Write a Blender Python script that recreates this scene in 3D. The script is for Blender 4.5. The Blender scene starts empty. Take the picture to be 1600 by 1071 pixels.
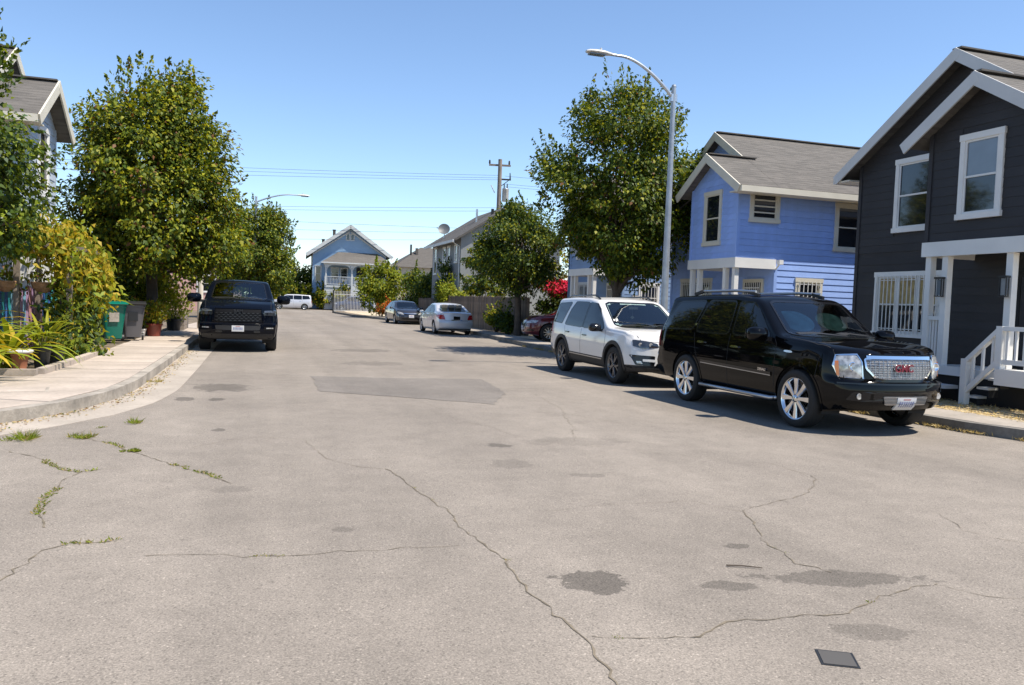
import bpy, bmesh, math, random
import numpy as np
from mathutils import Vector, Matrix
from mathutils.bvhtree import BVHTree

R = math.radians
random.seed(7)
rng = np.random.default_rng(11)
S = bpy.context.scene
COL = S.collection

# ------------------------------------------------------------------ camera
CAM_H, FPX = 1.6, 1260.0
YAW, PITCH, ROLL = R(17.8), 0.0497, 0.036
cd = bpy.data.cameras.new('camera')
cam = bpy.data.objects.new('camera', cd)
COL.objects.link(cam)
cd.sensor_width = 36.0
cd.sensor_fit = 'HORIZONTAL'
cd.lens = FPX / 1600 * 36.0
cd.clip_start, cd.clip_end = 0.1, 2000
fwd = Vector((math.sin(YAW) * math.cos(PITCH), math.cos(YAW) * math.cos(PITCH), -math.sin(PITCH)))
right0 = Vector((math.cos(YAW), -math.sin(YAW), 0))
up0 = right0.cross(fwd)
# picture content leans clockwise, so the camera is rolled counter-clockwise
right = right0 * math.cos(ROLL) + up0 * math.sin(ROLL)
up = up0 * math.cos(ROLL) - right0 * math.sin(ROLL)
cam.matrix_world = Matrix(((right.x, up.x, -fwd.x, 0), (right.y, up.y, -fwd.y, 0), (right.z, up.z, -fwd.z, CAM_H), (0, 0, 0, 1)))
S.camera = cam


def G(px, py, z=0.0):
    """ground point seen at a pixel of the 1600 x 1071 photograph"""
    d = fwd * FPX + right * (px - 800) - up * (py - 535.5)
    t = (z - CAM_H) / d.z
    return (d.x * t, d.y * t)


# ------------------------------------------------------------------ daylight
SUN = Vector((0.40, -0.33, 1.0)).normalized()
w = bpy.data.worlds.new('World')
S.world = w
w.use_nodes = True
nt = w.node_tree
nt.nodes.clear()
sky = nt.nodes.new('ShaderNodeTexSky')
sky.sky_type = 'NISHITA'
sky.sun_disc = False
sky.sun_elevation = math.asin(SUN.z)
sky.sun_rotation = math.atan2(SUN.x, SUN.y)
sky.air_density = 1.0
sky.dust_density = 0.0
sky.altitude = 900
sky.ozone_density = 3.5
bg = nt.nodes.new('ShaderNodeBackground')
bg.inputs[1].default_value = 0.138
wo = nt.nodes.new('ShaderNodeOutputWorld')
nt.links.new(sky.outputs[0], bg.inputs[0])
nt.links.new(bg.outputs[0], wo.inputs[0])
sl = bpy.data.lights.new('sun', 'SUN')
sl.energy = 5.0
sl.angle = R(0.53)
sl.color = (1.0, 0.92, 0.80)
so = bpy.data.objects.new('sun', sl)
COL.objects.link(so)
so.rotation_euler = (-SUN).to_track_quat('-Z', 'Y').to_euler()
so.location = (20, -10, 40)
S.view_settings.view_transform = 'Standard'
S.view_settings.look = 'None'
S.view_settings.exposure = 0.58
S.view_settings.gamma = 1
S.view_settings.use_curve_mapping = False
S.render.engine = 'CYCLES'
S.cycles.max_bounces = 8
S.cycles.transparent_max_bounces = 16
S.cycles.caustics_reflective = False
S.cycles.caustics_refractive = False

# ------------------------------------------------------------------ helpers: materials
MATS = {}


def pmat(name, col, rough=0.6, metal=0.0, mott=None, bump=None, coat=0.0, spec=0.5, coords='Object', orand=0.0):
    """principled material; mott = (scale, amount[, scale2, amount2]), bump = (scale, strength)"""
    m = bpy.data.materials.new(name)
    m.use_nodes = True
    t = m.node_tree
    b = t.nodes['Principled BSDF']
    b.inputs['Base Color'].default_value = (*col, 1)
    b.inputs['Roughness'].default_value = rough
    b.inputs['Metallic'].default_value = metal
    b.inputs['Specular IOR Level'].default_value = spec
    b.inputs['Coat Weight'].default_value = coat
    b.inputs['Coat Roughness'].default_value = 0.03
    tc = t.nodes.new('ShaderNodeTexCoord')
    if mott:
        src = None
        for k in range(0, len(mott), 2):
            n = t.nodes.new('ShaderNodeTexNoise')
            n.inputs['Scale'].default_value = mott[k]
            n.inputs['Detail'].default_value = 5
            t.links.new(tc.outputs[coords], n.inputs['Vector'])
            mr = t.nodes.new('ShaderNodeMapRange')
            mr.inputs[1].default_value, mr.inputs[2].default_value = 0.3, 0.7
            mr.inputs[3].default_value, mr.inputs[4].default_value = 1 - mott[k + 1], 1 + mott[k + 1]
            t.links.new(n.outputs[0], mr.inputs[0])
            if src is None:
                src = mr.outputs[0]
            else:
                mu = t.nodes.new('ShaderNodeMath')
                mu.operation = 'MULTIPLY'
                t.links.new(src, mu.inputs[0])
                t.links.new(mr.outputs[0], mu.inputs[1])
                src = mu.outputs[0]
        if orand:
            oi = t.nodes.new('ShaderNodeObjectInfo')
            mr = t.nodes.new('ShaderNodeMapRange')
            mr.inputs[3].default_value, mr.inputs[4].default_value = 1 - orand, 1 + orand
            t.links.new(oi.outputs['Random'], mr.inputs[0])
            mu = t.nodes.new('ShaderNodeMath')
            mu.operation = 'MULTIPLY'
            t.links.new(src, mu.inputs[0])
            t.links.new(mr.outputs[0], mu.inputs[1])
            src = mu.outputs[0]
        mx = t.nodes.new('ShaderNodeVectorMath')
        mx.operation = 'SCALE'
        mx.inputs[0].default_value = col
        t.links.new(src, mx.inputs['Scale'])
        t.links.new(mx.outputs[0], b.inputs['Base Color'])
    if bump:
        n = t.nodes.new('ShaderNodeTexNoise')
        n.inputs['Scale'].default_value = bump[0]
        n.inputs['Detail'].default_value = 4
        t.links.new(tc.outputs[coords], n.inputs['Vector'])
        bp = t.nodes.new('ShaderNodeBump')
        bp.inputs['Strength'].default_value = bump[1]
        bp.inputs['Distance'].default_value = 0.02
        t.links.new(n.outputs[0], bp.inputs['Height'])
        t.links.new(bp.outputs[0], b.inputs['Normal'])
    MATS[name] = m
    return m


def leafmat(name, col, trans=0.35, rough=0.45):
    m = pmat(name, col, 0.55, mott=(1.3, 0.25), spec=0.22)
    t = m.node_tree
    b = t.nodes['Principled BSDF']
    tr = t.nodes.new('ShaderNodeBsdfTranslucent')
    tr.inputs[0].default_value = (min(1, col[0] * 2.2), min(1, col[1] * 2.0), col[2] * 0.7, 1)
    mx = t.nodes.new('ShaderNodeMixShader')
    mx.inputs[0].default_value = trans * 0.7
    out = t.nodes['Material Output']
    t.links.new(b.outputs[0], mx.inputs[1])
    t.links.new(tr.outputs[0], mx.inputs[2])
    t.links.new(mx.outputs[0], out.inputs[0])
    return m


def glassmat(name, tint, ior=1.5, boost=1.0):
    """see-through sheet glass: tinted transparency under a Fresnel reflection"""
    m = bpy.data.materials.new(name)
    m.use_nodes = True
    t = m.node_tree
    t.nodes.clear()
    out = t.nodes.new('ShaderNodeOutputMaterial')
    tr = t.nodes.new('ShaderNodeBsdfTransparent')
    tr.inputs[0].default_value = (*tint, 1)
    gl = t.nodes.new('ShaderNodeBsdfGlossy')
    gl.inputs['Roughness'].default_value = 0.02
    fr = t.nodes.new('ShaderNodeFresnel')
    fr.inputs[0].default_value = ior
    mx = t.nodes.new('ShaderNodeMixShader')
    t.links.new(fr.outputs[0], mx.inputs[0])
    t.links.new(tr.outputs[0], mx.inputs[1])
    t.links.new(gl.outputs[0], mx.inputs[2])
    t.links.new(mx.outputs[0], out.inputs[0])
    MATS[name] = m
    return m


# ------------------------------------------------------------------ helpers: objects
def tag(o, label=None, cat=None, group=None, kind=None):
    for k, v in (('label', label), ('category', cat), ('group', group), ('kind', kind)):
        if v:
            o[k] = v
    return o


def thing(name, label, cat, loc=(0, 0, 0), rz=0.0, group=None):
    o = bpy.data.objects.new(name, None)
    COL.objects.link(o)
    o.empty_display_size = 0.3
    o.location = loc
    o.rotation_euler = (0, 0, rz)
    return tag(o, label, cat, group)


def put(name, mesh, parent=None, loc=None, rot=None, scale=None):
    o = bpy.data.objects.new(name, mesh)
    COL.objects.link(o)
    if parent:
        o.parent = parent
    if loc is not None:
        o.location = loc
    if rot is not None:
        o.rotation_euler = rot
    if scale is not None:
        o.scale = scale
    return o


def copy_tree(o, parent=None):
    c = o.copy()
    COL.objects.link(c)
    if parent:
        c.parent = parent
    for ch in list(o.children):
        copy_tree(ch, c)
    return c


class MB:
    """collects geometry for ONE mesh"""

    def __init__(self):
        self.v, self.f, self.mi = [], [], []

    def add(self, vs, fs, mi=0):
        n = len(self.v)
        self.v.extend([tuple(p) for p in vs])
        self.f.extend([tuple(i + n for i in f) for f in fs])
        self.mi.extend([mi] * len(fs))
        return self

    def box(self, x0, x1, y0, y1, z0, z1, mi=0, M=None):
        vs = [(x, y, z) for z in (z0, z1) for y in (y0, y1) for x in (x0, x1)]
        if M is not None:
            vs = [M @ Vector(p) for p in vs]
        return self.add(vs, [(0, 2, 3, 1), (4, 5, 7, 6), (0, 1, 5, 4), (2, 6, 7, 3), (0, 4, 6, 2), (1, 3, 7, 5)], mi)

    def bar(self, a, b, w, h, mi=0, upv=(0, 0, 1)):
        """box of section w x h from a to b"""
        a, b = Vector(a), Vector(b)
        d = b - a
        L = d.length
        d.normalize()
        u = Vector(upv)
        s = d.cross(u)
        if s.length < 1e-4:
            s = d.cross(Vector((1, 0, 0)))
        s.normalize()
        u = s.cross(d)
        M = Matrix(((d.x, s.x, u.x, a.x), (d.y, s.y, u.y, a.y), (d.z, s.z, u.z, a.z), (0, 0, 0, 1)))
        return self.box(0, L, -w / 2, w / 2, -h / 2, h / 2, mi, M)

    def tube(self, pts, rad, n=8, mi=0, cap=True):
        pts = [Vector(p) for p in pts]
        rads = rad if hasattr(rad, '__len__') else [rad] * len(pts)
        vs, fs = [], []
        ref = None
        for i, p in enumerate(pts):
            d = (pts[min(i + 1, len(pts) - 1)] - pts[max(i - 1, 0)]).normalized()
            if ref is None:
                ref = d.orthogonal().normalized()
            ref = (ref - d * ref.dot(d)).normalized()
            b = d.cross(ref)
            for k in range(n):
                a = 2 * math.pi * k / n
                vs.append(p + (ref * math.cos(a) + b * math.sin(a)) * rads[i])
        for i in range(len(pts) - 1):
            for k in range(n):
                k2 = (k + 1) % n
                fs.append((i * n + k, i * n + k2, (i + 1) * n + k2, (i + 1) * n + k))
        if cap:
            fs.append(tuple(range(n - 1, -1, -1)))
            m = (len(pts) - 1) * n
            fs.append(tuple(range(m, m + n)))
        return self.add(vs, fs, mi)

    def lathe(self, prof, n=24, axis='z', c=(0, 0, 0), mi=0):
        """prof: (radius, height) pairs turned round an axis"""
        vs, fs = [], []
        for r, h in prof:
            for k in range(n):
                a = 2 * math.pi * k / n
                p = (r * math.cos(a), r * math.sin(a), h)
                if axis == 'y':
                    p = (p[0], p[2], p[1])
                elif axis == 'x':
                    p = (p[2], p[0], p[1])
                vs.append((p[0] + c[0], p[1] + c[1], p[2] + c[2]))
        for i in range(len(prof) - 1):
            for k in range(n):
                k2 = (k + 1) % n
                fs.append((i * n + k, i * n + k2, (i + 1) * n + k2, (i + 1) * n + k))
        return self.add(vs, fs, mi)

    def prism(self, poly, z0, z1, mi=0, M=None):
        """2-D polygon (x, y) extruded from z0 to z1"""
        n = len(poly)
        vs = [(x, y, z0) for x, y in poly] + [(x, y, z1) for x, y in poly]
        if M is not None:
            vs = [M @ Vector(p) for p in vs]
        fs = [tuple(range(n - 1, -1, -1)), tuple(range(n, 2 * n))]
        fs += [(i, (i + 1) % n, n + (i + 1) % n, n + i) for i in range(n)]
        return self.add(vs, fs, mi)

    def mesh(self, name, mats, smooth=None, fix=True):
        me = bpy.data.meshes.new(name)
        me.from_pydata(self.v, [], self.f)
        mats = mats if isinstance(mats, (list, tuple)) else [mats]
        for m in mats:
            me.materials.append(m)
        if len(mats) > 1:
            me.polygons.foreach_set('material_index', self.mi)
        if fix:
            bm = bmesh.new()
            bm.from_mesh(me)
            bmesh.ops.recalc_face_normals(bm, faces=bm.faces[:])
            bm.to_mesh(me)
            bm.free()
        if smooth is not None:
            me.polygons.foreach_set('use_smooth', [True] * len(me.polygons))
            me.set_sharp_from_angle(angle=R(smooth))
        me.update()
        return me

    def obj(self, name, mats, parent=None, smooth=None, loc=None, rot=None):
        return put(name, self.mesh(name, mats, smooth), parent, loc, rot)


def quadmesh(name, V, F, mats, mi=None, smooth=False):
    """fast mesh from numpy verts (n,3) and quads (m,4)"""
    me = bpy.data.meshes.new(name)
    me.vertices.add(len(V))
    me.vertices.foreach_set('co', np.asarray(V, dtype=np.float32).ravel())
    me.loops.add(F.size)
    me.loops.foreach_set('vertex_index', F.ravel().astype(np.int32))
    me.polygons.add(len(F))
    me.polygons.foreach_set('loop_start', np.arange(0, F.size, F.shape[1], dtype=np.int32))
    for m in (mats if isinstance(mats, (list, tuple)) else [mats]):
        me.materials.append(m)
    if mi is not None:
        me.polygons.foreach_set('material_index', np.asarray(mi, dtype=np.int32))
    me.update(calc_edges=True)
    return me


def norm(a):
    return a / np.maximum(np.linalg.norm(a, axis=1, keepdims=True), 1e-9)


def leaves(C, D, N, L, W, fold=0.18, droop=0.15):
    """folded leaves: centres C, tip directions D, normals N, lengths L, widths W"""
    D = norm(D)
    Sd = norm(np.cross(D, N))
    N = np.cross(Sd, D)
    L, W = L[:, None], W[:, None]
    a = C - D * L * 0.5
    b = C + Sd * W * 0.5 + N * W * fold - D * L * 0.08
    c = C + D * L * 0.5 - N * L * droop
    d = C - Sd * W * 0.5 + N * W * fold - D * L * 0.08
    V = np.stack([a, b, c, d], 1).reshape(-1, 3)
    F = np.arange(len(C) * 4).reshape(-1, 4)
    return V, F


def ballpts(n, pw=3.0):
    v = norm(rng.normal(size=(n, 3)))
    return v * (rng.random((n, 1)) ** (1 / pw))


# ------------------------------------------------------------------ materials
M_conc = pmat('concrete', (0.40, 0.34, 0.285), 0.9, mott=(1.1, 0.17, 14, 0.10), bump=(60, 0.15), orand=.08)
M_conc2 = pmat('old concrete', (0.31, 0.275, 0.235), 0.9, mott=(1.4, 0.14, 14, 0.1), bump=(60, 0.2), orand=.08)
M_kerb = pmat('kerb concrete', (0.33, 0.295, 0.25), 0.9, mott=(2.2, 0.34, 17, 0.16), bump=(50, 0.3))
M_kerbr = pmat('shade-dark kerb concrete', (0.15, 0.14, 0.125), 0.9, mott=(2.2, 0.3, 17, 0.15), bump=(50, 0.3))  # shade on the road-facing side put into the colour, along with soiling
M_gutter = pmat('gutter concrete', (0.36, 0.315, 0.265), 0.9, mott=(1.1, 0.16, 20, 0.1), bump=(50, 0.2))
M_soil = pmat('soil', (0.16, 0.125, 0.085), 0.95, mott=(1.0, 0.3, 11, 0.3), bump=(25, 0.6))
M_straw = pmat('dry grass', (0.50, 0.40, 0.23), 0.9, mott=(3, 0.2))
M_gravel = pmat('dry dirt', (0.50, 0.41, 0.28), 0.95, mott=(1.3, 0.18, 16, 0.25), bump=(40, 0.5))
M_white = pmat('white paint', (0.74, 0.73, 0.70), 0.5, mott=(2, 0.05))
M_cream = pmat('cream trim', (0.62, 0.58, 0.48), 0.55, mott=(2, 0.06))
M_greytrim = pmat('pale grey trim', (0.55, 0.55, 0.54), 0.5, mott=(2, 0.05))
M_char = pmat('charcoal siding', (0.034, 0.033, 0.036), 0.6, mott=(1.2, 0.12), bump=(30, 0.1), orand=.09, spec=.3)
M_peri = pmat('periwinkle siding', (0.28, 0.42, 0.80), 0.65, mott=(1.2, 0.07, 5, .05), bump=(30, 0.1), orand=.05)
M_blue3 = pmat('dusty blue siding', (0.20, 0.30, 0.48), 0.6, mott=(1.2, 0.08), bump=(30, 0.1), orand=.06)
M_vict = pmat('victorian blue siding', (0.20, 0.32, 0.47), 0.6, mott=(1.0, 0.08))
M_victw = pmat('pale grey boards', (0.48, 0.50, 0.50), 0.6, mott=(1.0, 0.06))
M_beige = pmat('beige stucco', (0.42, 0.38, 0.31), 0.8, mott=(1.2, 0.08))
M_pale = pmat('pale blue siding', (0.42, 0.48, 0.54), 0.6, mott=(1.2, 0.07), bump=(30, 0.1))
M_pink = pmat('pink stucco', (0.55, 0.34, 0.30), 0.8, mott=(1.2, 0.08))
M_grey4 = pmat('grey siding', (0.21, 0.225, 0.23), 0.7, mott=(1.2, 0.08))
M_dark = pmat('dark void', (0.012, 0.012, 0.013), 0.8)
M_pane = pmat('window pane', (0.012, 0.015, 0.02), 0.04, spec=0.9, mott=(1.5, 0.5))
M_paneb = pmat('pane with blind', (0.16, 0.19, 0.22), 0.05, spec=0.9, mott=(2, 0.12))
M_curt = pmat('gold curtain', (0.40, 0.30, 0.13), 0.8, mott=(6, 0.3))
M_steel = pmat('galvanised steel', (0.50, 0.53, 0.56), 0.38, 0.85, mott=(3, 0.12))
M_iron = pmat('black iron', (0.02, 0.02, 0.02), 0.45)
M_bark = pmat('bark', (0.085, 0.066, 0.050), 0.9, mott=(5, 0.3), bump=(18, 0.8))
M_pole = pmat('weathered pole wood', (0.22, 0.185, 0.155), 0.85, mott=(3, 0.2), bump=(20, 0.4))
M_wood = pmat('weathered fence wood', (0.135, 0.098, 0.070), 0.85, mott=(1.7, 0.35, 9, 0.2), bump=(14, 0.3), orand=.3)
M_redwood = pmat('red fence wood', (0.24, 0.10, 0.045), 0.8, mott=(1.7, 0.25), orand=.25)
M_terra = pmat('terracotta', (0.42, 0.16, 0.08), 0.8, mott=(4, 0.15))
M_blackpl = pmat('black plastic', (0.015, 0.015, 0.016), 0.5)
M_wire = pmat('wire', (0.06, 0.06, 0.065), 0.5)

def shingle(name, col, col2):
    m = pmat(name, col, 0.9)
    t = m.node_tree
    b = t.nodes['Principled BSDF']
    tc = t.nodes.new('ShaderNodeTexCoord')
    mp = t.nodes.new('ShaderNodeMapping')
    mp.inputs['Scale'].default_value = (3.2, 14.0, 14.0)
    v = t.nodes.new('ShaderNodeTexVoronoi')
    v.inputs['Scale'].default_value = 1.0
    n = t.nodes.new('ShaderNodeTexNoise')
    n.inputs['Scale'].default_value = 40
    r = t.nodes.new('ShaderNodeMix')
    r.data_type = 'RGBA'
    r.inputs[6].default_value = (*col, 1)
    r.inputs[7].default_value = (*col2, 1)
    sep = t.nodes.new('ShaderNodeSeparateColor')
    ad = t.nodes.new('ShaderNodeMath')
    ad.operation = 'MULTIPLY_ADD'
    ad.inputs[1].default_value = 0.6
    t.links.new(tc.outputs['Object'], mp.inputs[0])
    t.links.new(mp.outputs[0], v.inputs['Vector'])
    t.links.new(tc.outputs['Object'], n.inputs['Vector'])
    t.links.new(v.outputs['Color'], sep.inputs[0])
    t.links.new(sep.outputs[0], ad.inputs[0])
    mm = t.nodes.new('ShaderNodeMath')
    mm.operation = 'MULTIPLY'
    mm.inputs[1].default_value = 0.45
    t.links.new(n.outputs[0], mm.inputs[0])
    t.links.new(mm.outputs[0], ad.inputs[2])
    t.links.new(ad.outputs[0], r.inputs[0])
    t.links.new(r.outputs[2], b.inputs['Base Color'])
    bp = t.nodes.new('ShaderNodeBump')
    bp.inputs['Strength'].default_value = 0.4
    t.links.new(n.outputs[0], bp.inputs['Height'])
    t.links.new(bp.outputs[0], b.inputs['Normal'])
    return m

M_shing = shingle('asphalt shingle', (0.072, 0.067, 0.060), (0.145, 0.132, 0.118))
M_shing2 = shingle('brown shingle', (0.062, 0.057, 0.052), (0.115, 0.105, 0.095))

L_dark = leafmat('leaf dark', (0.045, 0.076, 0.008), 0.25)
L_mid = leafmat('leaf mid', (0.120, 0.152, 0.010), 0.3)
L_lite = leafmat('leaf light', (0.25, 0.25, 0.014), 0.35)
L_red = leafmat('leaf russet', (0.15, 0.07, 0.025), 0.3)
L_yel = leafmat('leaf yellow', (0.36, 0.27, 0.025), 0.35)
L_lime = leafmat('leaf lime', (0.20, 0.25, 0.025), 0.4)
L_blue = leafmat('leaf cool', (0.045, 0.085, 0.032), 0.25)
L_mag = leafmat('flower magenta', (0.65, 0.02, 0.08), 0.3)
L_org = leafmat('flower orange', (0.55, 0.12, 0.02), 0.3)
L_dry = leafmat('dry stalk', (0.42, 0.32, 0.14), 0.25)
# ------------------------------------------------------------------ ground, road, kerbs
def asphalt(name, base, stains=(), fine=1.0):
    m = pmat(name, base, 0.88, spec=0.35)
    t = m.node_tree
    b = t.nodes['Principled BSDF']
    N, Lk = t.nodes, t.links
    tc = N.new('ShaderNodeTexCoord')
    P = tc.outputs['Object']

    def noise(scale, detail=4, rough=0.6):
        n = N.new('ShaderNodeTexNoise')
        n.inputs['Scale'].default_value = scale
        n.inputs['Detail'].default_value = detail
        n.inputs['Roughness'].default_value = rough
        Lk.new(P, n.inputs['Vector'])
        return n.outputs[0]

    def rangef(src, a, bb, c, d):
        r = N.new('ShaderNodeMapRange')
        for i, v in enumerate((a, bb, c, d)):
            r.inputs[i + 1].default_value = v
        Lk.new(src, r.inputs[0])
        return r.outputs[0]

    def mul(a, bb):
        q = N.new('ShaderNodeMath')
        q.operation = 'MULTIPLY'
        Lk.new(a, q.inputs[0])
        Lk.new(bb, q.inputs[1])
        return q.outputs[0]

    f = rangef(noise(0.35, 6, 0.65), 0.3, 0.7, 0.84, 1.14)
    f = mul(f, rangef(noise(3.0, 6, 0.7), 0.3, 0.7, 0.90, 1.10))
    f = mul(f, rangef(noise(95, 3, 0.8), 0.3, 0.7, 1 - 0.42 * fine, 1 + 0.42 * fine))
    vo = N.new('ShaderNodeTexVoronoi')
    vo.inputs['Scale'].default_value = 105
    Lk.new(P, vo.inputs['Vector'])
    sc = N.new('ShaderNodeSeparateColor')
    Lk.new(vo.outputs['Color'], sc.inputs[0])
    f = mul(f, rangef(sc.outputs[0], 0.0, 1.0, 0.86, 1.12))
    # pale aggregate chips
    f = mul(f, rangef(sc.outputs[1], 0.955, 0.985, 1.0, 1.38))
    # tar-dark pits
    f = mul(f, rangef(sc.outputs[2], 0.93, 0.97, 1.0, 0.70))
    mpw = N.new('ShaderNodeMapping')
    mpw.inputs['Scale'].default_value = (0.9, 0.05, 1)
    nw = N.new('ShaderNodeTexNoise')
    nw.inputs['Scale'].default_value = 1.0
    nw.inputs['Detail'].default_value = 5
    Lk.new(P, mpw.inputs[0])
    Lk.new(mpw.outputs[0], nw.inputs['Vector'])
    f = mul(f, rangef(nw.outputs[0], 0.32, 0.68, 0.88, 1.10))
    # scattered small oil drips
    f = mul(f, rangef(noise(1.7, 3, 0.9), 0.66, 0.74, 1.0, 0.80))
    nx = noise(2.6, 5, 0.7)
    ny = noise(7.0, 4, 0.7)
    for (cx, cy, rx, ry, rot, dark, soft) in stains:
        mp = N.new('ShaderNodeMapping')
        mp.vector_type = 'TEXTURE'
        mp.inputs['Location'].default_value = (cx, cy, 0)
        mp.inputs['Rotation'].default_value = (0, 0, rot)
        mp.inputs['Scale'].default_value = (rx, ry, 1)
        Lk.new(P, mp.inputs[0])
        ln = N.new('ShaderNodeVectorMath')
        ln.operation = 'LENGTH'
        Lk.new(mp.outputs[0], ln.inputs[0])
        ad = N.new('ShaderNodeMath')
        ad.operation = 'MULTIPLY_ADD'
        ad.inputs[1].default_value = 2.2
        Lk.new(nx, ad.inputs[0])
        Lk.new(ln.outputs['Value'], ad.inputs[2])
        a2 = N.new('ShaderNodeMath')
        a2.operation = 'MULTIPLY_ADD'
        a2.inputs[1].default_value = 1.0
        Lk.new(ny, a2.inputs[0])
        Lk.new(ad.outputs[0], a2.inputs[2])
        f = mul(f, rangef(a2.outputs[0], 2.28, 2.28 + soft * .6, dark, 1.0))
    vm = N.new('ShaderNodeVectorMath')
    vm.operation = 'SCALE'
    vm.inputs[0].default_value = base
    Lk.new(f, vm.inputs['Scale'])
    Lk.new(vm.outputs[0], b.inputs['Base Color'])
    bp = N.new('ShaderNodeBump')
    bp.inputs['Strength'].default_value = 0.5
    bp.inputs['Distance'].default_value = 0.012
    Lk.new(sc.outputs[0], bp.inputs['Height'])
    Lk.new(bp.outputs[0], b.inputs['Normal'])
    return m


def stain(px, py, wx, wy, dark, soft=0.3, rot=0.0):
    x, y = G(px, py)
    x1, y1 = G(px + wx, py)
    x2, y2 = G(px, py + wy)
    rx = math.hypot(x1 - x, y1 - y)
    ry = math.hypot(x2 - x, y2 - y)
    return (x, y, rx, ry, math.atan2(y1 - y, x1 - x) + rot, dark, soft)


stains = [
    stain(935, 912, 82, 22, 0.50, 0.14), stain(1310, 904, 150, 14, 0.62, 0.2), stain(1140, 916, 55, 8, 0.62, 0.2),
    stain(1375, 990, 75, 14, 0.72, 0.3), stain(1152, 854, 26, 5, 0.62, 0.2), stain(780, 696, 26, 4, 0.6, 0.2),
    stain(345, 606, 60, 7, 0.62, 0.3), stain(288, 624, 18, 4, 0.55, 0.25), stain(338, 625, 18, 3, 0.55, 0.25),
    stain(340, 672, 14, 3, 0.55, 0.2), stain(570, 548, 60, 3, 0.7, 0.3), stain(800, 725, 34, 9, 0.82, 0.4),
    stain(920, 743, 34, 4, 0.75, 0.3), stain(585, 568, 60, 4, 0.78, 0.3), stain(900, 690, 90, 8, 0.85, 0.5),
    stain(535, 828, 20, 5, 0.75, 0.3), stain(365, 765, 34, 5, 0.8, 0.4),
]
M_asph = asphalt('weathered asphalt', (0.240, 0.210, 0.178), stains)
M_patch = asphalt('patched asphalt', (0.185, 0.165, 0.145), (), 0.6)
M_crack = pmat('crack filler', (0.165, 0.137, 0.098), 0.95, mott=(9, 0.4))

LEFT = [(-60, 7.2), (-12, 7.9), (-7, 8.3), (-5, 8.75), (-3.7, 9.4), (-2.85, 10.25), (-2.25, 11.3), (-1.9, 12.5), (-1.75, 14), (-1.7, 18), (-1.65, 26), (-1.2, 36), (-0.4, 48), (0.3, 62), (0.4, 80), (-2, 84), (-60, 84)]
RIGHT = [(60, 1.0), (16, 3.2), (12.4, 4.8), (10.9, 6.2), (10.0, 7.4), (9.55, 8.8), (9.4, 10.6), (9.4, 27), (9.65, 32), (10.0, 37), (10.15, 42), (10.1, 48), (9.5, 55), (8.6, 60), (7.6, 66), (7.1, 76), (7.4, 82), (9.5, 84.5), (60, 84.5)]
FAR = [(-70, 93), (70, 93), (70, 180), (-70, 180)]

g = MB().prism([(-900, -900), (900, -900), (900, 900), (-900, 900)], -0.6, -0.03).obj('ground', M_soil)
tag(g, kind='structure')
road = put('road', quadmesh('road', np.array([(-70, -40, 0), (70, -40, 0), (70, 120, 0), (-70, 120, 0)]), np.array([[0, 1, 2, 3]]), M_asph))
tag(road, kind='structure')


def lot(name, poly, mat, z=0.12):
    return tag(MB().prism(poly, -0.02, z).obj(name, mat), kind='structure')


def offset_line(line, d):
    """polyline shifted sideways by d (to the left of its direction)"""
    out = []
    for i, p in enumerate(line):
        a = Vector(line[max(i - 1, 0)]).to_2d()
        b = Vector(line[min(i + 1, len(line) - 1)]).to_2d()
        t = (b - a).normalized()
        out.append((p[0] - t.y * d, p[1] + t.x * d))
    return out


def resample(line, step):
    pts = [Vector((*p, 0)) for p in line]
    out = [pts[0].copy()]
    acc = 0.0
    for a, b in zip(pts, pts[1:]):
        L = (b - a).length
        s = step - acc
        while s <= L:
            out.append(a + (b - a) * (s / L))
            s += step
        acc = (acc + L) % step if L else acc
    return [(p.x, p.y) for p in out]


def strip(line_a, line_b, z0, z1, mb=None):
    mb = mb or MB()
    n = len(line_a)
    vs = [(x, y, z1) for x, y in line_a] + [(x, y, z1) for x, y in line_b] + [(x, y, z0) for x, y in line_a] + [(x, y, z0) for x, y in line_b]
    fs = []
    for i in range(n - 1):
        fs += [(i, i + 1, n + i + 1, n + i), (2 * n + i, i, i + 1, 2 * n + i + 1)[::-1], (n + i, n + i + 1, 3 * n + i + 1, 3 * n + i), (2 * n + i, 2 * n + i + 1, 3 * n + i + 1, 3 * n + i)]
    fs += [(0, n, 3 * n, 2 * n), (n - 1, 2 * n - 1, 4 * n - 1, 3 * n - 1)]
    return mb.add(vs, fs)


lot('left_yards', offset_line(LEFT, 0.1)[:-1] + [(-60, 84)], M_soil, 0.115)
lot('right_yards', [(p[0] + 0.1, p[1] + 0.05) for p in RIGHT], M_gravel, 0.115)
lot('far_yards', FAR, M_soil, 0.115)


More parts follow.
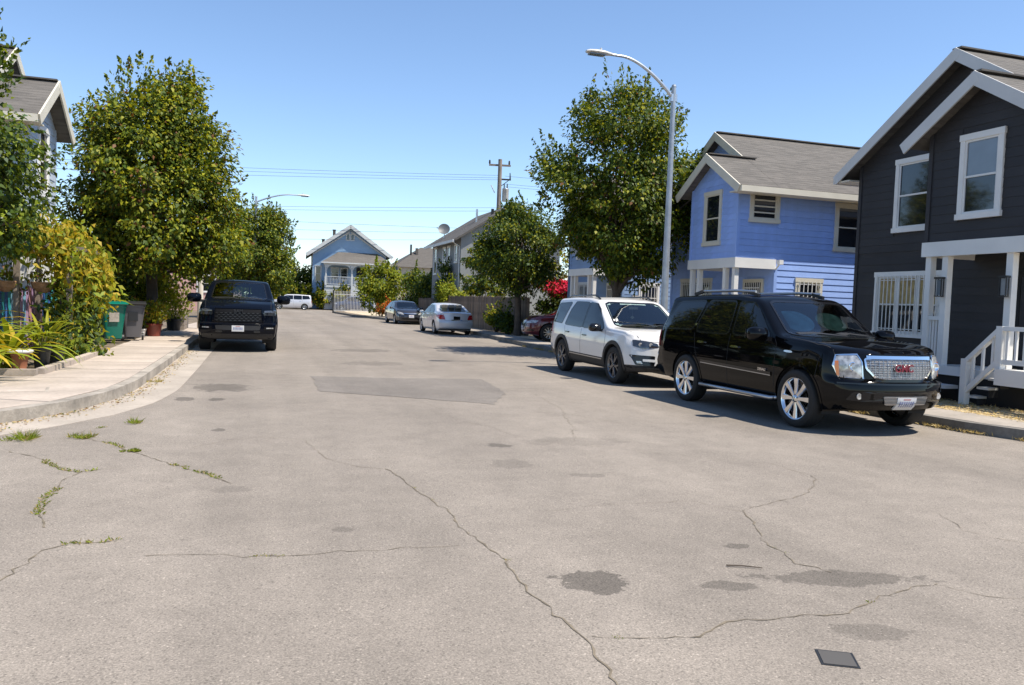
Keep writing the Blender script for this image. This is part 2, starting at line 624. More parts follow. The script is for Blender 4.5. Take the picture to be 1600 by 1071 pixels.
def kerb_and_walk(line, side, w_walk, name_k, name_w, slab_step, y_lim, gutter=None, kmat=M_kerb, smat=M_conc):
    ln = resample(line, 0.5)
    a = ln
    b = offset_line(ln, side * 0.16)
    k = strip(a, b, -0.02, 0.15).obj(name_k, kmat)
    tag(k, kind='structure')
    if gutter:
        gln = offset_line(ln, -side * gutter)
        tag(strip(offset_line(ln, -side * 0.004), gln, -0.02, 0.006).obj('gutter', M_gutter), kind='structure')
    base = strip(offset_line(ln, side * 0.17), offset_line(ln, side * (0.16 + w_walk)), 0.0, 0.125).obj(name_w, M_soil)
    tag(base, kind='structure')
    sl = resample(line, slab_step)
    i0 = offset_line(sl, side * 0.165)
    i1 = offset_line(sl, side * (0.16 + w_walk))
    n = 0
    for i in range(len(sl) - 1):
        if not (y_lim[0] < sl[i][1] < y_lim[1]) or abs(sl[i][0]) > 22:
            continue
        q = [Vector((*p, 0)) for p in (i0[i], i0[i + 1], i1[i + 1], i1[i])]
        c = sum(q, Vector()) / 4
        q = [c + (p - c) * (1 - 0.009 / max((p - c).length, 0.1) * 1.4) for p in q]
        dz = 0.148 + random.uniform(-0.004, 0.004)
        mb = MB()
        mb.prism([(p.x - c.x, p.y - c.y) for p in q], 0.05, dz)
        mb.obj('slab', [smat], base, loc=(c.x, c.y, 0))
        n += 1
    return base


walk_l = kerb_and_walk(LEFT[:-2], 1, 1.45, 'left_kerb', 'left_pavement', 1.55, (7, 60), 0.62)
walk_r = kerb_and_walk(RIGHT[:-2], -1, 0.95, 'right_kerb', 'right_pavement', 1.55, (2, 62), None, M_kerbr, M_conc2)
tag(strip([(-60, 93), (60, 93)], [(-60, 93.2), (60, 93.2)], -0.02, 0.16).obj('far_kerb', M_kerb), kind='structure')
# corner plaza behind the curved left pavement
pl = tag(MB().prism([(-14, 10.2), (-6.5, 10.25), (-5.2, 10.7), (-4.3, 11.3), (-3.75, 12.0), (-3.45, 13), (-3.35, 14.6), (-14, 14.7)], 0.0, 0.143).obj('corner_pavement', M_conc), kind='structure')

# darker rectangular repair across the road
pq0 = [Vector(G(*q)) for q in ((486, 588), (610, 591), (752, 593), (790, 615), (770, 632), (640, 622), (500, 612))]
pq = []
for a_, b_ in zip(pq0, pq0[1:] + pq0[:1]):
    k_ = max(2, int((b_ - a_).length / .12))
    pq += [tuple(a_.lerp(b_, i_ / k_) + Vector((random.gauss(0, .022), random.gauss(0, .022)))) for i_ in range(k_)]
tag(put('road_patch', MB().add([(x, y, 0.004) for x, y in pq], [tuple(range(len(pq)))]).mesh('road_patch', M_patch)), kind='structure')

# cracks: thin, wandering, filled with dirt
CR = [
    ([(600, 733), (645, 768), (700, 805), (760, 850), (800, 875), (825, 925), (850, 945), (900, 985), (925, 1025), (985, 1085)], 0.022, 0.16),
    ([(925, 995), (1000, 997), (1090, 993), (1140, 975), (1230, 968), (1330, 960), (1400, 925), (1470, 915)], 0.016, 0.22),
    ([(1165, 800), (1195, 845), (1250, 880), (1300, 895)], 0.018, 0.05),
    ([(1205, 725), (1270, 745), (1265, 770), (1200, 790), (1165, 800)], 0.013, 0.0),
    ([(120, 682), (180, 700), (230, 715), (290, 728), (370, 755)], 0.026, 0.9),
    ([(170, 668), (135, 672), (118, 682)], 0.03, 0.8),
    ([(18, 705), (60, 722), (125, 737), (180, 728)], 0.022, 0.8),
    ([(125, 737), (100, 760), (65, 780), (70, 825)], 0.024, 0.8),
    ([(-5, 908), (45, 880), (70, 862), (110, 855), (180, 847)], 0.022, 0.9),
    ([(230, 868), (380, 873), (520, 868), (640, 860), (720, 855)], 0.014, 0.2),
    ([(300, 700), (400, 684), (480, 687), (530, 720), (600, 733)], 0.010, 0.0),
    ([(530, 720), (640, 715), (760, 722)], 0.008, 0.0),
    ([(700, 650), (840, 690), (1000, 705), (1100, 716), (1205, 725)], 0.010, 0.03),
    ([(840, 640), (960, 660), (1090, 662)], 0.010, 0.0),
    ([(1470, 915), (1540, 930), (1605, 935)], 0.010, 0.1),
    ([(860, 800), (960, 790), (1080, 785), (1165, 800)], 0.008, 0.0),
    ([(420, 585), (560, 600), (690, 640)], 0.012, 0.0),
    ([(690, 575), (800, 600), (880, 640), (900, 690)], 0.010, 0.0),
    ([(1460, 800), (1500, 830), (1600, 850)], 0.009, 0.0),
]
weed_pts = []
for pts, wd, weeds in CR:
    P = [Vector((*G(*p), 0)) for p in pts]
    wd *= .72
    fine_ = []
    for a, b in zip(P, P[1:]):
        n = max(2, int((b - a).length / 0.05))
        for k in range(n):
            fine_.append(a + (b - a) * (k / n))
    fine_.append(P[-1])
    ww = 0.0
    La, Lb = [], []
    for i, p in enumerate(fine_):
        t = (fine_[min(i + 1, len(fine_) - 1)] - fine_[max(0, i - 1)]).normalized()
        nrm = Vector((-t.y, t.x, 0))
        ww = ww * 0.90 + random.gauss(0, 0.014)
        c = p + nrm * ww
        hw = wd * 0.5 * max(.12, random.gauss(.55, .28)) * (0.35 if random.random() < .12 else 1)
        La.append((c.x + nrm.x * hw, c.y + nrm.y * hw))
        Lb.append((c.x - nrm.x * hw, c.y - nrm.y * hw))
        if random.random() < weeds * (2.6 if weeds > .5 else 1.3) * max(0, math.sin(i * .19 + len(pts)) * .7 + .45 * math.sin(i * .53)):
            weed_pts.append((c.x, c.y, weeds))
    n = len(La)
    mb = MB().add([(x, y, 0.0035) for x, y in La] + [(x, y, 0.0035) for x, y in Lb], [(i, i + 1, n + i + 1, n + i) for i in range(n - 1)])
    put('crack', mb.mesh('crack', M_crack), road)


def blades(pts, n_each, h, spread, lean=0.5, wid=0.006):
    C, D, N_, L, W = [], [], [], [], []
    for (x, y, s) in pts:
        k = n_each
        for _ in range(k):
            a = random.uniform(0, 6.283)
            r = random.random() * spread
            d = Vector((math.cos(a) * lean * random.random() * 2, math.sin(a) * lean * random.random() * 2, 1))
            hh = h * random.uniform(0.4, 1.2) * s
            d.normalize()
            C.append((x + math.cos(a) * r + d.x * hh / 2, y + math.sin(a) * r + d.y * hh / 2, 0.004 + d.z * hh / 2))
            D.append(d)
            N_.append((math.cos(a + 1.5), math.sin(a + 1.5), 0.1))
            L.append(hh)
            W.append(wid * random.uniform(0.6, 1.4))
    C, D, N_, L, W = map(np.array, (C, D, N_, L, W))
    return leaves(C, D, N_, L, W)


V, F = blades(weed_pts, 13, 0.034, 0.03, 1.7, 0.008)
o = put('crack_weeds', quadmesh('crack_weeds', V, F, [L_lime, L_dry, L_mid], rng.choice(3, len(F), p=[0.45, 0.35, 0.2])))
tag(o, 'low green and straw weeds sprouting along the road cracks', 'weeds', kind='stuff')


def weed_clump(px, py, h, n, label, mats=None):
    x, y = G(px, py)
    V, F = blades([(random.gauss(0, h * .7), random.gauss(0, h * .4), random.uniform(.4, 1)) for _ in range(9)], n // 3, h, h * 0.35, 1.1, 0.007)
    o = put('weed', quadmesh('weed', V, F, mats or [L_lime, L_mid, L_dry], rng.choice(3, len(F), p=[0.5, 0.3, 0.2])), loc=(x, y, 0))
    tag(o, label, 'weed', 'weeds along the left gutter')


weed_clump(48, 688, 0.15, 90, 'largest weed tuft, on the gutter edge below the sidewalk curve')
weed_clump(210, 662, 0.10, 50, 'spindly pale weed where gutter meets asphalt near the curb bend')
weed_clump(120, 686, 0.09, 110, 'low dense weed patch at the start of the left crack')
weed_clump(205, 706, 0.06, 160, 'flat bright green weed mat in the middle of the left crack')
weed_clump(240, 598, 0.11, 40, 'small yellowed weed in the gutter beside the curb', [L_dry, L_yel, L_lime])
weed_clump(262, 556, 0.13, 50, 'dark green weed at the curb top close to the pickup')

# dry grass strip in front of the dark house, straw along the right kerb
n = 26000
xs = 10.5 + rng.random(n) ** 1.1 * 1.9
ys = 4.0 + rng.random(n) * 20
C = np.stack([xs, ys, 0.135 + rng.random(n) * 0.02], 1)
D = np.stack([rng.normal(size=n), rng.normal(size=n), np.abs(rng.normal(size=n)) * 0.25], 1)
V, F = leaves(C, D, np.tile([0, 0, 1.0], (n, 1)) + rng.normal(size=(n, 3)) * 0.3, 0.05 + rng.random(n) * 0.10, 0.006 + rng.random(n) * 0.012)
tag(put('dry_grass', quadmesh('dry_grass', V, F, [L_dry, M_straw], rng.integers(0, 2, n))), 'flattened straw and dry grass in front of the dark house', 'dry grass', kind='stuff')
n = 2200
k = rng.integers(0, 26, n)
cy = 5.0 + k * 0.9 + np.sin(k * 2.3) * 0.3
ok = rng.random(n)
ys = cy + rng.normal(size=n) * 0.12
xs = np.interp(ys, [p[1] for p in RIGHT[2:10]], [p[0] for p in RIGHT[2:10]]) - 0.02 - np.abs(rng.normal(size=n)) * 0.05
C = np.stack([xs, ys, 0.02 + rng.random(n) * 0.03], 1)
D = np.stack([rng.normal(size=n) - 0.3, rng.normal(size=n), 0.5 + np.abs(rng.normal(size=n)) * 0.5], 1)
V, F = leaves(C, D, rng.normal(size=(n, 3)), 0.04 + rng.random(n) * 0.06, 0.005 + rng.random(n) * 0.008)
tag(put('kerb_litter', quadmesh('kerb_litter', V, F, [L_dry, L_dry], rng.integers(0, 2, n))), 'dry leaf litter and straw gathered along the right curb', 'leaf litter', kind='stuff')

n = 1500
ys = 9.5 + rng.random(n) ** 1.5 * 26
xs = np.interp(ys, [p[1] for p in LEFT[5:13]], [p[0] for p in LEFT[5:13]]) + .03 + np.abs(rng.normal(size=n)) * .13
C = np.stack([xs, ys, 0.012 + rng.random(n) * 0.012], 1)
D = np.stack([rng.normal(size=n), rng.normal(size=n), np.abs(rng.normal(size=n)) * .25], 1)
V, F = leaves(C, D, np.tile([0, 0, 1.0], (n, 1)) + rng.normal(size=(n, 3)) * .4, 0.02 + rng.random(n) * 0.035, 0.008 + rng.random(n) * 0.014)
tag(put('gutter_litter', quadmesh('gutter_litter', V, F, [L_dry, L_red, L_dark], rng.choice(3, n, p=[.5, .3, .2]))), 'small dry leaves scattered along the left gutter', 'leaf litter', kind='stuff')

# square valve cover in the road, meter box lid in the left pavement
x, y = G(1308, 1030)
t = thing('valve_cover', 'small square dark metal utility cover set in the near asphalt', 'utility cover', (x, y, 0), R(-28))
MB().box(-.085, .085, -.085, .085, -.02, .0025).obj('frame', M_iron, t)
MB().box(-.073, .073, -.073, .073, .003, .0045).obj('lid', pmat('dull metal', (.085, .08, .075), .75, .2), t)
x, y = G(95, 617, 0.15)
t = thing('meter_box', 'rectangular concrete meter box lid sunk in the corner sidewalk', 'utility cover', (x - .75, y + .55, 0.147), R(10))
MB().box(-.48, .48, -.30, .30, -0.02, .005).obj('frame', M_kerb, t)
MB().box(-.44, .44, -.26, .26, .0055, .010).obj('lid', M_conc, t)
for (px, py, sz, nm) in ((640, 655, .05, 'a'), (830, 1022, .03, 'b'), (1120, 885, .10, 'c')):
    pass
x, y = G(1135, 886)
tag(MB().tube([(0, 0, .01), (.09, -.03, .012), (.2, -.09, .01)], [.006, .005, .003], 5).obj('twig', M_bark, loc=(x, y, 0)), 'short bare twig lying on the near asphalt', 'twig')
# ------------------------------------------------------------------ houses
W, DEP, BAY, BX = 5.5, 9.0, 2.3, -1.2      # main width (y), depth (x), bay width, bay front
ZE, PITCHR, ZB = 4.84, 0.62, 2.74            # eave, roof pitch, belt
COURSE = 0.165


def boards(parent, fn, pos, thick, z0, z1, mat, opens=(), course=COURSE):
    """lapped siding, every board an object: pos(u, z, out) -> xyz; fn(z) -> (u0, u1) or None"""
    n = int(round((z1 - z0) / course))
    for k in range(n):
        za, zb = z0 + k * course, z0 + (k + 1) * course
        s0, s1 = fn(za), fn(zb)
        if s0 is None:
            continue
        if s1 is None or s1[1] - s1[0] < 0.02:
            s1 = ((s0[0] + s0[1]) / 2 - .01, (s0[0] + s0[1]) / 2 + .01)
        segs = [(s0[0], s0[1], s1[0], s1[1])]
        for (u0, u1, o0, o1) in opens:
            if zb <= o0 + 0.02 or za >= o1 - 0.02:
                continue
            new = []
            for (a0, b0, a1, b1) in segs:
                if u0 > max(b0, b1) or u1 < min(a0, a1):
                    new.append((a0, b0, a1, b1))
                    continue
                if u0 - a0 > 0.03:
                    new.append((a0, u0, min(a1, u0), u0))
                if b0 - u1 > 0.03:
                    new.append((u1, b0, u1, max(b1, u1)))
            segs = new
        for (a0, b0, a1, b1) in segs:
            if b0 - a0 < .04:
                continue
            vs = [pos(a0, za, 0), pos(b0, za, 0), pos(a0, za, thick), pos(b0, za, thick),
                  pos(a1, zb, 0), pos(b1, zb, 0), pos(a1, zb, thick * .35), pos(b1, zb, thick * .35)]
            c = sum((Vector(v) for v in vs), Vector()) / 8
            mb = MB().add([Vector(v) - c for v in vs], [(0, 1, 3, 2), (2, 3, 7, 6), (4, 6, 7, 5), (0, 4, 5, 1), (0, 2, 6, 4), (1, 5, 7, 3)])
            mb.obj('board', mat, parent, loc=c)


def window(parent, P, u0, u1, z0, z1, trim, pane=None, sash=None, bars=False, style='hung', tw=0.10, blind=False, name='window'):
    """P(u, z, out) -> point; frame part with pane, sash and bar sub-parts"""
    pane, sash = pane or M_pane, sash or trim

    def bx(mb, a, b, c, d, o0, o1):
        vs = [P(u, z, o) for z in (c, d) for o in (o0, o1) for u in (a, b)]
        mb.add(vs, [(0, 2, 3, 1), (4, 5, 7, 6), (0, 1, 5, 4), (2, 6, 7, 3), (0, 4, 6, 2), (1, 3, 7, 5)])
    m = MB()
    o0, o1 = -0.01, 0.048
    bx(m, u0 - .0, u0 + tw, z0 + tw, z1 - tw, o0, o1)
    bx(m, u1 - tw, u1, z0 + tw, z1 - tw, o0, o1)
    bx(m, u0 - .015, u1 + .015, z1 - tw, z1 + .01, o0, o1 + .008)
    bx(m, u0 - .02, u1 + .02, z0, z0 + tw, o0, o1 + .02)
    fr = m.obj(name, trim, parent)
    a, b, c, d = u0 + tw, u1 - tw, z0 + tw, z1 - tw
    zm = (c + d) / 2
    m = MB()
    if blind:
        bx(m, a, b, zm, d, .004, .010)
        m.obj('blind', M_paneb if blind is True else blind, fr)
        m = MB()
        bx(m, a, b, c, zm - .002, .004, .010)
    else:
        bx(m, a, b, c, d, .004, .010)
    m.obj('pane', pane, fr)
    m = MB()
    e = .035
    bx(m, a, a + e, c, d, .012, .030)
    bx(m, b - e, b, c, d, .012, .030)
    bx(m, a + e, b - e, d - e, d, .012, .030)
    bx(m, a + e, b - e, c, c + e, .012, .030)
    if style in ('hung', 'hung2'):
        bx(m, a + e, b - e, zm - e / 2, zm + e / 2, .012, .036)
    if style == 'twin':
        uu = [a + (b - a) * q for q in (1 / 3, 2 / 3)]
        for q in uu:
            bx(m, q - .06, q + .06, c + e, d - e, .012, .040)
        for (s, f) in ((a + e, uu[0] - .06), (uu[0] + .06, uu[1] - .06), (uu[1] + .06, b - e)):
            bx(m, s, f, zm - e / 2, zm + e / 2, .012, .036)
    if style == 'slats':
        for q in (.25, .5, .75):
            z = c + (d - c) * q
            bx(m, a + e, b - e, z - .018, z + .018, .012, .034)
    m.obj('sash', sash, fr)
    if bars:
        m = MB()
        n = max(4, int((b - a) / .11))
        for k in range(n + 1):
            u = a + (b - a) * k / n
            bx(m, u - .008, u + .008, c - .02, d + .02, .075, .091)
        for q in (.06, .5, .94):
            z = c + (d - c) * q
            bx(m, a - .05, b + .05, z - .008, z + .008, .062, .075)
        m.obj('security_bars', M_white, fr)
    return fr


def roof_slope(mb, x0, x1, ye, ze, yr, zr, th=0.11):
    """a roof plane from eave (ye, ze) to ridge (yr, zr), x0..x1, with stepped courses"""
    L = math.hypot(yr - ye, zr - ze)
    n = max(2, int(L / 0.145))
    dy, dz = (yr - ye) / L, (zr - ze) / L
    ny, nz = -dz * (1 if dy > 0 else -1), abs(dy)
    mb.add([(x, y + ny * o, z + nz * o) for o in (-th, 0.0) for (x, y, z) in ((x0, ye, ze), (x1, ye, ze), (x1, yr, zr), (x0, yr, zr))],
           [(0, 1, 2, 3), (0, 4, 5, 1), (2, 6, 7, 3), (1, 5, 6, 2), (0, 3, 7, 4), (4, 7, 6, 5)])
    for k in range(n):
        a, b = L * k / n, L * (k + 1) / n
        o1 = 0.006
        pa = (ye + dy * a, ze + dz * a)
        pb = (ye + dy * b, ze + dz * b)
        vs = []
        for x in (x0, x1):
            vs += [(x, pa[0] + ny * .002, pa[1] + nz * .002), (x, pa[0] + ny * o1, pa[1] + nz * o1), (x, pb[0] + ny * .004, pb[1] + nz * .004)]
        mb.add(vs, [(0, 3, 4, 1), (1, 4, 5, 2), (0, 1, 2), (3, 5, 4)])


def house(name, label, loc, rz, siding, trim, barge, roofm=None, far_boards=False, wcol=None, beam=None, ac=False, door_gate=True, curtains=False, group='matching two storey gabled houses'):
    roofm = roofm or M_shing
    beam = beam or trim
    h = thing(name, label, 'house', loc, rz, group)
    zr = ZE + PITCHR * W / 2
    zbr = ZE + PITCHR * BAY / 2
    # solid walls behind the boards
    m = MB()
    th = 0.0
    m.prism([(0, .0), (W, .0), (W, ZE), (W / 2, zr), (0, ZE)], 0, DEP, M=Matrix(((0, 0, 1, 0), (1, 0, 0, 0), (0, 1, 0, 0), (0, 0, 0, 1))))
    m.prism([(0.0, ZB), (BAY, ZB), (BAY, ZE), (BAY / 2, zbr), (0, ZE)], BX, -.002, M=Matrix(((0, 0, 1, 0), (1, 0, 0, 0), (0, 1, 0, 0), (0, 0, 0, 1))))
    m.obj('wall', siding, h)
    front = lambda u, z, o: (-o, u, z)
    bayf = lambda u, z, o: (BX - o, u, z)
    near = lambda u, z, o: (u, -o, z)
    far = lambda u, z, o: (u, W + o, z)
    tb = .014 if siding is M_char else .022
    # ---- openings (u0, u1, z0, z1)
    w_big = (3.0, 4.85, 1.04, 2.42)
    w_up = (3.4, 4.42, 3.26, 4.81)
    w_bay = (.74, 1.62, 3.22, 4.70)
    door = (.41, 1.35, .6, 2.36)
    s_small = (-.87, .04, 3.80, 4.64)
    s_tall = (1.81, 2.74, 3.18, 4.48)
    s_low = (.65, 1.51, 1.25, 2.40)

    def gab(w_, zt, zg):
        return lambda z: (0.06, w_ - .06) if z <= zt else ((0 + (z - zt) / PITCHR, w_ - (z - zt) / PITCHR) if z < zg else None)
    z0 = ZB + .12
    boards(h, gab(BAY, ZE, zbr), bayf, tb, z0, zbr, siding, [w_bay])
    fn = gab(W, ZE, zr)

    def upper(z):
        s = fn(z)
        if s is None:
            return None
        if z < zbr + .1:
            zz = BAY + .05 if z <= ZE else max(s[0], BAY + .3 - (z - ZE) / PITCHR * 1.0)
            return (max(s[0], min(zz, s[1] - .02)), s[1])
        return s
    boards(h, upper, front, tb, z0, zr, siding, [w_up])
    boards(h, lambda z: (0.06, W - .06), front, tb, .45, ZB, siding, [w_big, door])
    boards(h, lambda z: (BX + .06, DEP), near, tb, z0, ZE + .05, siding, [s_small, s_tall])
    boards(h, lambda z: (.06, DEP), near, tb, .45, z0, siding, [s_low])
    if far_boards:
        boards(h, lambda z: (.06, DEP), far, tb, .45, ZE, siding, [(1.0, 1.9, 1.2, 2.5), (1.0, 1.9, 3.3, 4.5)])
        window(h, far, 1.0, 1.9, 3.3, 4.5, trim)
        window(h, far, 1.0, 1.9, 1.2, 2.5, trim)
    # foundation
    MB().box(.01, DEP, .01, W, -.02, .45).obj('foundation', M_kerb, h)
    # corner boards
    for (x, y, za, zb_) in ((BX, 0, z0, ZE - .0), (BX, BAY, z0, ZE), (0, W, .45, ZE), (0, 0, .45, ZB)):
        sx, sy = x - .028, y
        MB().box(x - .030, x + .06, y - .030 if y == 0 else y - .06, y + .06 if y == 0 else y + .030, za, zb_).obj('corner_board', siding, h)
    # belt beam round the porch
    m = MB()
    m.box(BX - .05, 0.0, -.052, -.002, ZB - .14, ZB + .12)
    m.box(BX - .052, BX - .002, -.05, BAY + .05, ZB - .142, ZB + .122)
    m.box(BX - .05, 0.0, BAY + .002, BAY + .052, ZB - .14, ZB + .12)
    m.obj('porch_beam', beam, h)
    MB().box(BX + .0, 0, 0.0, BAY, ZB - .03, ZB - .003).obj('porch_ceiling', M_cream, h)
    # windows
    window(h, bayf, *w_bay, trim, blind=True if curtains else False, style='hung')
    window(h, front, *w_up, trim, style='hung')
    window(h, front, *w_big, trim, bars=True, style='twin', blind=M_curt if curtains else False)
    window(h, near, *s_small, trim, style='slats')
    window(h, near, *s_tall, trim, blind=False)
    window(h, near, *s_low, trim, bars=True)
    # door with a barred security gate
    d = MB().box(-.045, 0, door[0] + .0, door[1], .6, door[3]).box(-.06, -.045, door[0], door[0] + .09, .6, door[3]).box(-.06, -.045, door[1] - .09, door[1], .6, door[3]).box(-.06, -.045, door[0] + .09, door[1] - .09, door[3] - .09, door[3]).obj('door', trim if door_gate else M_dark, h)
    MB().box(-.052, -.046, door[0] + .1, door[1] - .1, .65, door[3] - .1).obj('door_panel', M_dark if door_gate else M_char, d)
    m = MB()
    if door_gate:
        for k in range(9):
            y = door[0] + .12 + k * .087
            m.box(-.085, -.07, y, y + .014, .65, door[3] - .1)
        for z in (.9, 1.5, 2.1):
            m.box(-.095, -.0855, door[0] + .1, door[1] - .1, z, z + .03)
        m.obj('security_bars', M_white, d)
    # roof
    m = MB()
    ov, ro = .48, .30
    ze = ZE + .12
    zr2 = ze + PITCHR * W / 2
    roof_slope(m, -ro, DEP + .3, -ov, ze - PITCHR * ov, W / 2, zr2)
    roof_slope(m, -ro, DEP + .3, W + ov, ze - PITCHR * ov, W / 2, zr2)
    zb2 = ze + PITCHR * BAY / 2
    roof_slope(m, BX - ro, .6, -ov, ze - PITCHR * ov - .003, BAY / 2, zb2 - .003)
    roof_slope(m, BX - ro, -.002, BAY + ov * .8, ze - PITCHR * ov * .8, BAY / 2, zb2)
    rf = m.obj('roof', roofm, h)
    m = MB()
    m.bar((-ro, W / 2, zr2 + .015), (DEP + .3, W / 2, zr2 + .015), .22, .03)
    m.bar((BX - ro, BAY / 2, zb2 + .015), (0, BAY / 2, zb2 + .015), .22, .03)
    m.obj('ridge_cap', roofm, rf)
    # barge boards and fascia
    for (x, w_, zz, o_far) in ((-ro, W, zr2, ov), (BX - ro, BAY, zb2, ov * .8)):
        for sgn, o in ((-1, ov), (1, o_far)):
            xx = x - .022 - (.003 if sgn > 0 else 0)
            e = .06
            a = (xx, w_ / 2 - sgn * e, zz - .105 + PITCHR * e)
            b = (xx, w_ / 2 + sgn * (w_ / 2 + o), ze - PITCHR * o - .105)
            if sgn < 0 and w_ == W:
                b = (xx, BAY / 2 - .1, ze + PITCHR * (BAY / 2 - .1) - .125)
            MB().bar(a, b, .035, .21, upv=(0, 0, 1)).obj('barge_board', barge, h)
    zf = ze - PITCHR * ov
    MB().box(BX - ro, DEP + .3, -ov - .09, -ov + .0, zf - .17, zf - .02).obj('gutter', barge, h)
    MB().box(-ro, DEP + .3, W + ov, W + ov + .09, zf - .17, zf - .02).obj('gutter', barge, h)
    # soffits
    MB().box(BX - ro, DEP, -ov, -.03, zf - .16, zf - .13).obj('soffit', M_cream, h)
    MB().box(-ro, DEP, W + .03, W + ov, zf - .16, zf - .13).obj('soffit', M_cream, h)
    # porch posts
    for (x, y) in ((BX + .06, .08), (BX + .06, .52), (BX + .06, BAY - .08), (BX + .06, BAY - .46)):
        MB().box(x - .062, x + .062, y - .062, y + .062, .6, ZB - .143).obj('post', beam, h)
    # porch deck
    MB().box(BX + .02, -.03, 0.0, BAY, .46, .6).obj('porch_deck', beam, h)
    MB().box(BX + .05, -.05, 0.05, BAY - .05, .0, .459).obj('shade_dark_skirt', M_dark, h)  # shade under the open deck put into this skirt's dark colour
    return h


def porch_rail(parent, a, b, z0, z1, mat, n, h=.9):
    """rail from a to b (x, y) with floor heights z0, z1: top rail, bottom rail and each baluster"""
    a3, b3 = Vector((*a, z0)), Vector((*b, z1))
    MB().bar(a3 + Vector((0, 0, h)), b3 + Vector((0, 0, h)), .10, .07).obj('top_rail', mat, parent)
    MB().bar(a3 + Vector((0, 0, .12)), b3 + Vector((0, 0, .12)), .06, .08).obj('bottom_rail', mat, parent)
    me = MB().box(-.02, .02, -.02, .02, .15, h - .03).mesh('baluster', mat)
    for k in range(n):
        p = a3 + (b3 - a3) * ((k + .7) / (n + .4))
        put('baluster', me, parent, loc=p)


ZL = .12
HX = 13.1
dark_house = house('dark_house', 'charcoal two storey house with white trim and front steps', (HX, 9.75, ZL), 0, M_char, M_white, M_greytrim, beam=M_white, curtains=True, door_gate=False)
blue_house = house('blue_house', 'periwinkle blue house with cream trim beside the charcoal one', (HX, 18.3, ZL), 0, M_peri, M_cream, M_cream, beam=M_white)
third_house = house('dusty_blue_house', 'dusty blue house half hidden behind the tall street tree', (HX, 27.5, ZL), 0, M_blue3, M_white, M_greytrim, beam=M_white)
left_house = house('pale_house', 'pale blue house overgrown by trees across the street from the dark one', (-6.1, 20.2, ZL), math.pi, M_pale, M_white, M_cream)

left_house.scale = (1.1, -1.1, 1.1)
# dark house: porch rails, lanterns, steps
h = dark_house
porch_rail(h, (BX + .06, BAY - .12), (BX + .06, BAY - .42), .62, .62, M_white, 4, .85)
for (x, y) in ((BX - .06, BAY - .46), (BX - .06, .52)):
    l = MB().box(-.075, .0, -.075, .075, -.02, .0).box(-.085, .005, -.085, .085, .30, .335).box(-.07, -.055, -.07, -.055, 0, .30).box(-.07, -.055, .055, .07, 0, .30).box(-.015, 0, -.07, -.055, 0, .3).box(-.015, 0, .055, .07, 0, .3).obj('lantern', M_iron, h, loc=(x, y, 1.88))
    MB().box(-.05, -.02, -.05, .05, .01, .29).obj('lamp_glass', M_paneb, l)
# landing at the near end with steps running down along the front
st = MB().box(-1.58, BX - .0, -2.6, .31, .54, .68).obj('landing', M_white, h)
MB().box(-1.60, -1.57, -2.6, .33, .42, .685).obj('landing_fascia', M_white, h)
for k in range(3):
    MB().box(-1.46, BX - .05, .33 + k * .21, .33 + (k + 1) * .21 + .02, .51 - k * .165 - .04, .51 - k * .165).obj('step', M_greytrim, h)
    MB().box(-1.44, BX - .05, .335 + k * .21, .355 + k * .21, .51 - k * .165 - .165, .51 - k * .165 - .041).obj('riser', M_dark, h)
porch_rail(h, (-1.5, .33), (-1.5, .96), .70, .12, M_white, 3, .64)
porch_rail(h, (-1.5, -2.4), (-1.5, .31), .68, .68, M_white, 17, .66)
MB().box(-1.56, -1.44, .92, 1.03, -.02, .80).obj('newel_post', M_white, h)
MB().box(-1.56, -1.44, .27, .38, .685, 1.38).obj('newel_post', M_white, h)
MB().box(-1.55, -1.43, -.6, -.46, -.02, .42).obj('newel_post', M_greytrim, h)
MB().box(BX - .03, BX + .01, 1.3, BAY + .05, .46, .62).obj('deck_fascia', M_white, h)
MB().box(BX - .35, BX - .04, 1.35, BAY + .1, .24, .30).obj('step', M_greytrim, h)
# blue house: floodlight at the porch corner, conduit
fl = MB().box(-.06, .06, -.28, -.16, ZB - .02, ZB + .10).bar((0, -.03, ZB - .15), (0, -.2, ZB), .03, .03).obj('floodlight', M_white, blue_house)
# third house: air conditioner in the bay window
ac = MB().box(BX - .32, BX - .055, 1.0, 1.58, 3.42, 3.80).obj('air_conditioner', M_greytrim, third_house)
m = MB()
for k in range(7):
    m.box(BX - .33, BX - .3205, 1.05, 1.53, 3.47 + k * .045, 3.49 + k * .045)
m.obj('grille', M_iron, ac)
# meter box on the third house
MB().box(.35, .60, -.14, -.03, 1.5, 1.9).obj('meter_box', M_greytrim, third_house)

# ---- far grey house behind the wooden fence
gh = thing('grey_house', 'weathered grey two storey house with satellite dish behind the fence', 'house', (12.0, 48.3, ZL))
m = MB()
M90 = Matrix(((1, 0, 0, 0), (0, 0, -1, 0), (0, 1, 0, 0), (0, 0, 0, 1)))
m.prism([(0, 0), (6.5, 0), (6.5, 5.5), (3.25, 7.5), (0, 5.5)], -8.2, 0, M=M90)
m.obj('wall', M_grey4, gh)
m = MB()
TM = Matrix(((0, 1, 0, 0), (1, 0, 0, 0), (0, 0, 1, 0), (0, 0, 0, 1)))
m2 = MB()
roof_slope(m2, -.35, 8.6, -.5, 5.5 - .30, 3.25, 7.6)
roof_slope(m2, -.35, 8.6, 7.0, 5.5 - .30, 3.25, 7.6)
m.add([TM @ Vector(p) for p in m2.v], m2.f)
rf = m.obj('roof', M_shing2, gh)
MB().tube([(1.8, 3.2, 6.4), (1.8, 3.2, 7.5)], .07, 8).obj('vent_pipe', M_steel, rf)
MB().tube([(2.4, 1.6, 6.8), (2.4, 1.6, 7.4)], .10, 8).obj('vent_pipe', M_iron, rf)
MB().box(-.6, -.5, -.3, 8.5, 5.02, 5.18).obj('gutter', M_greytrim, gh)
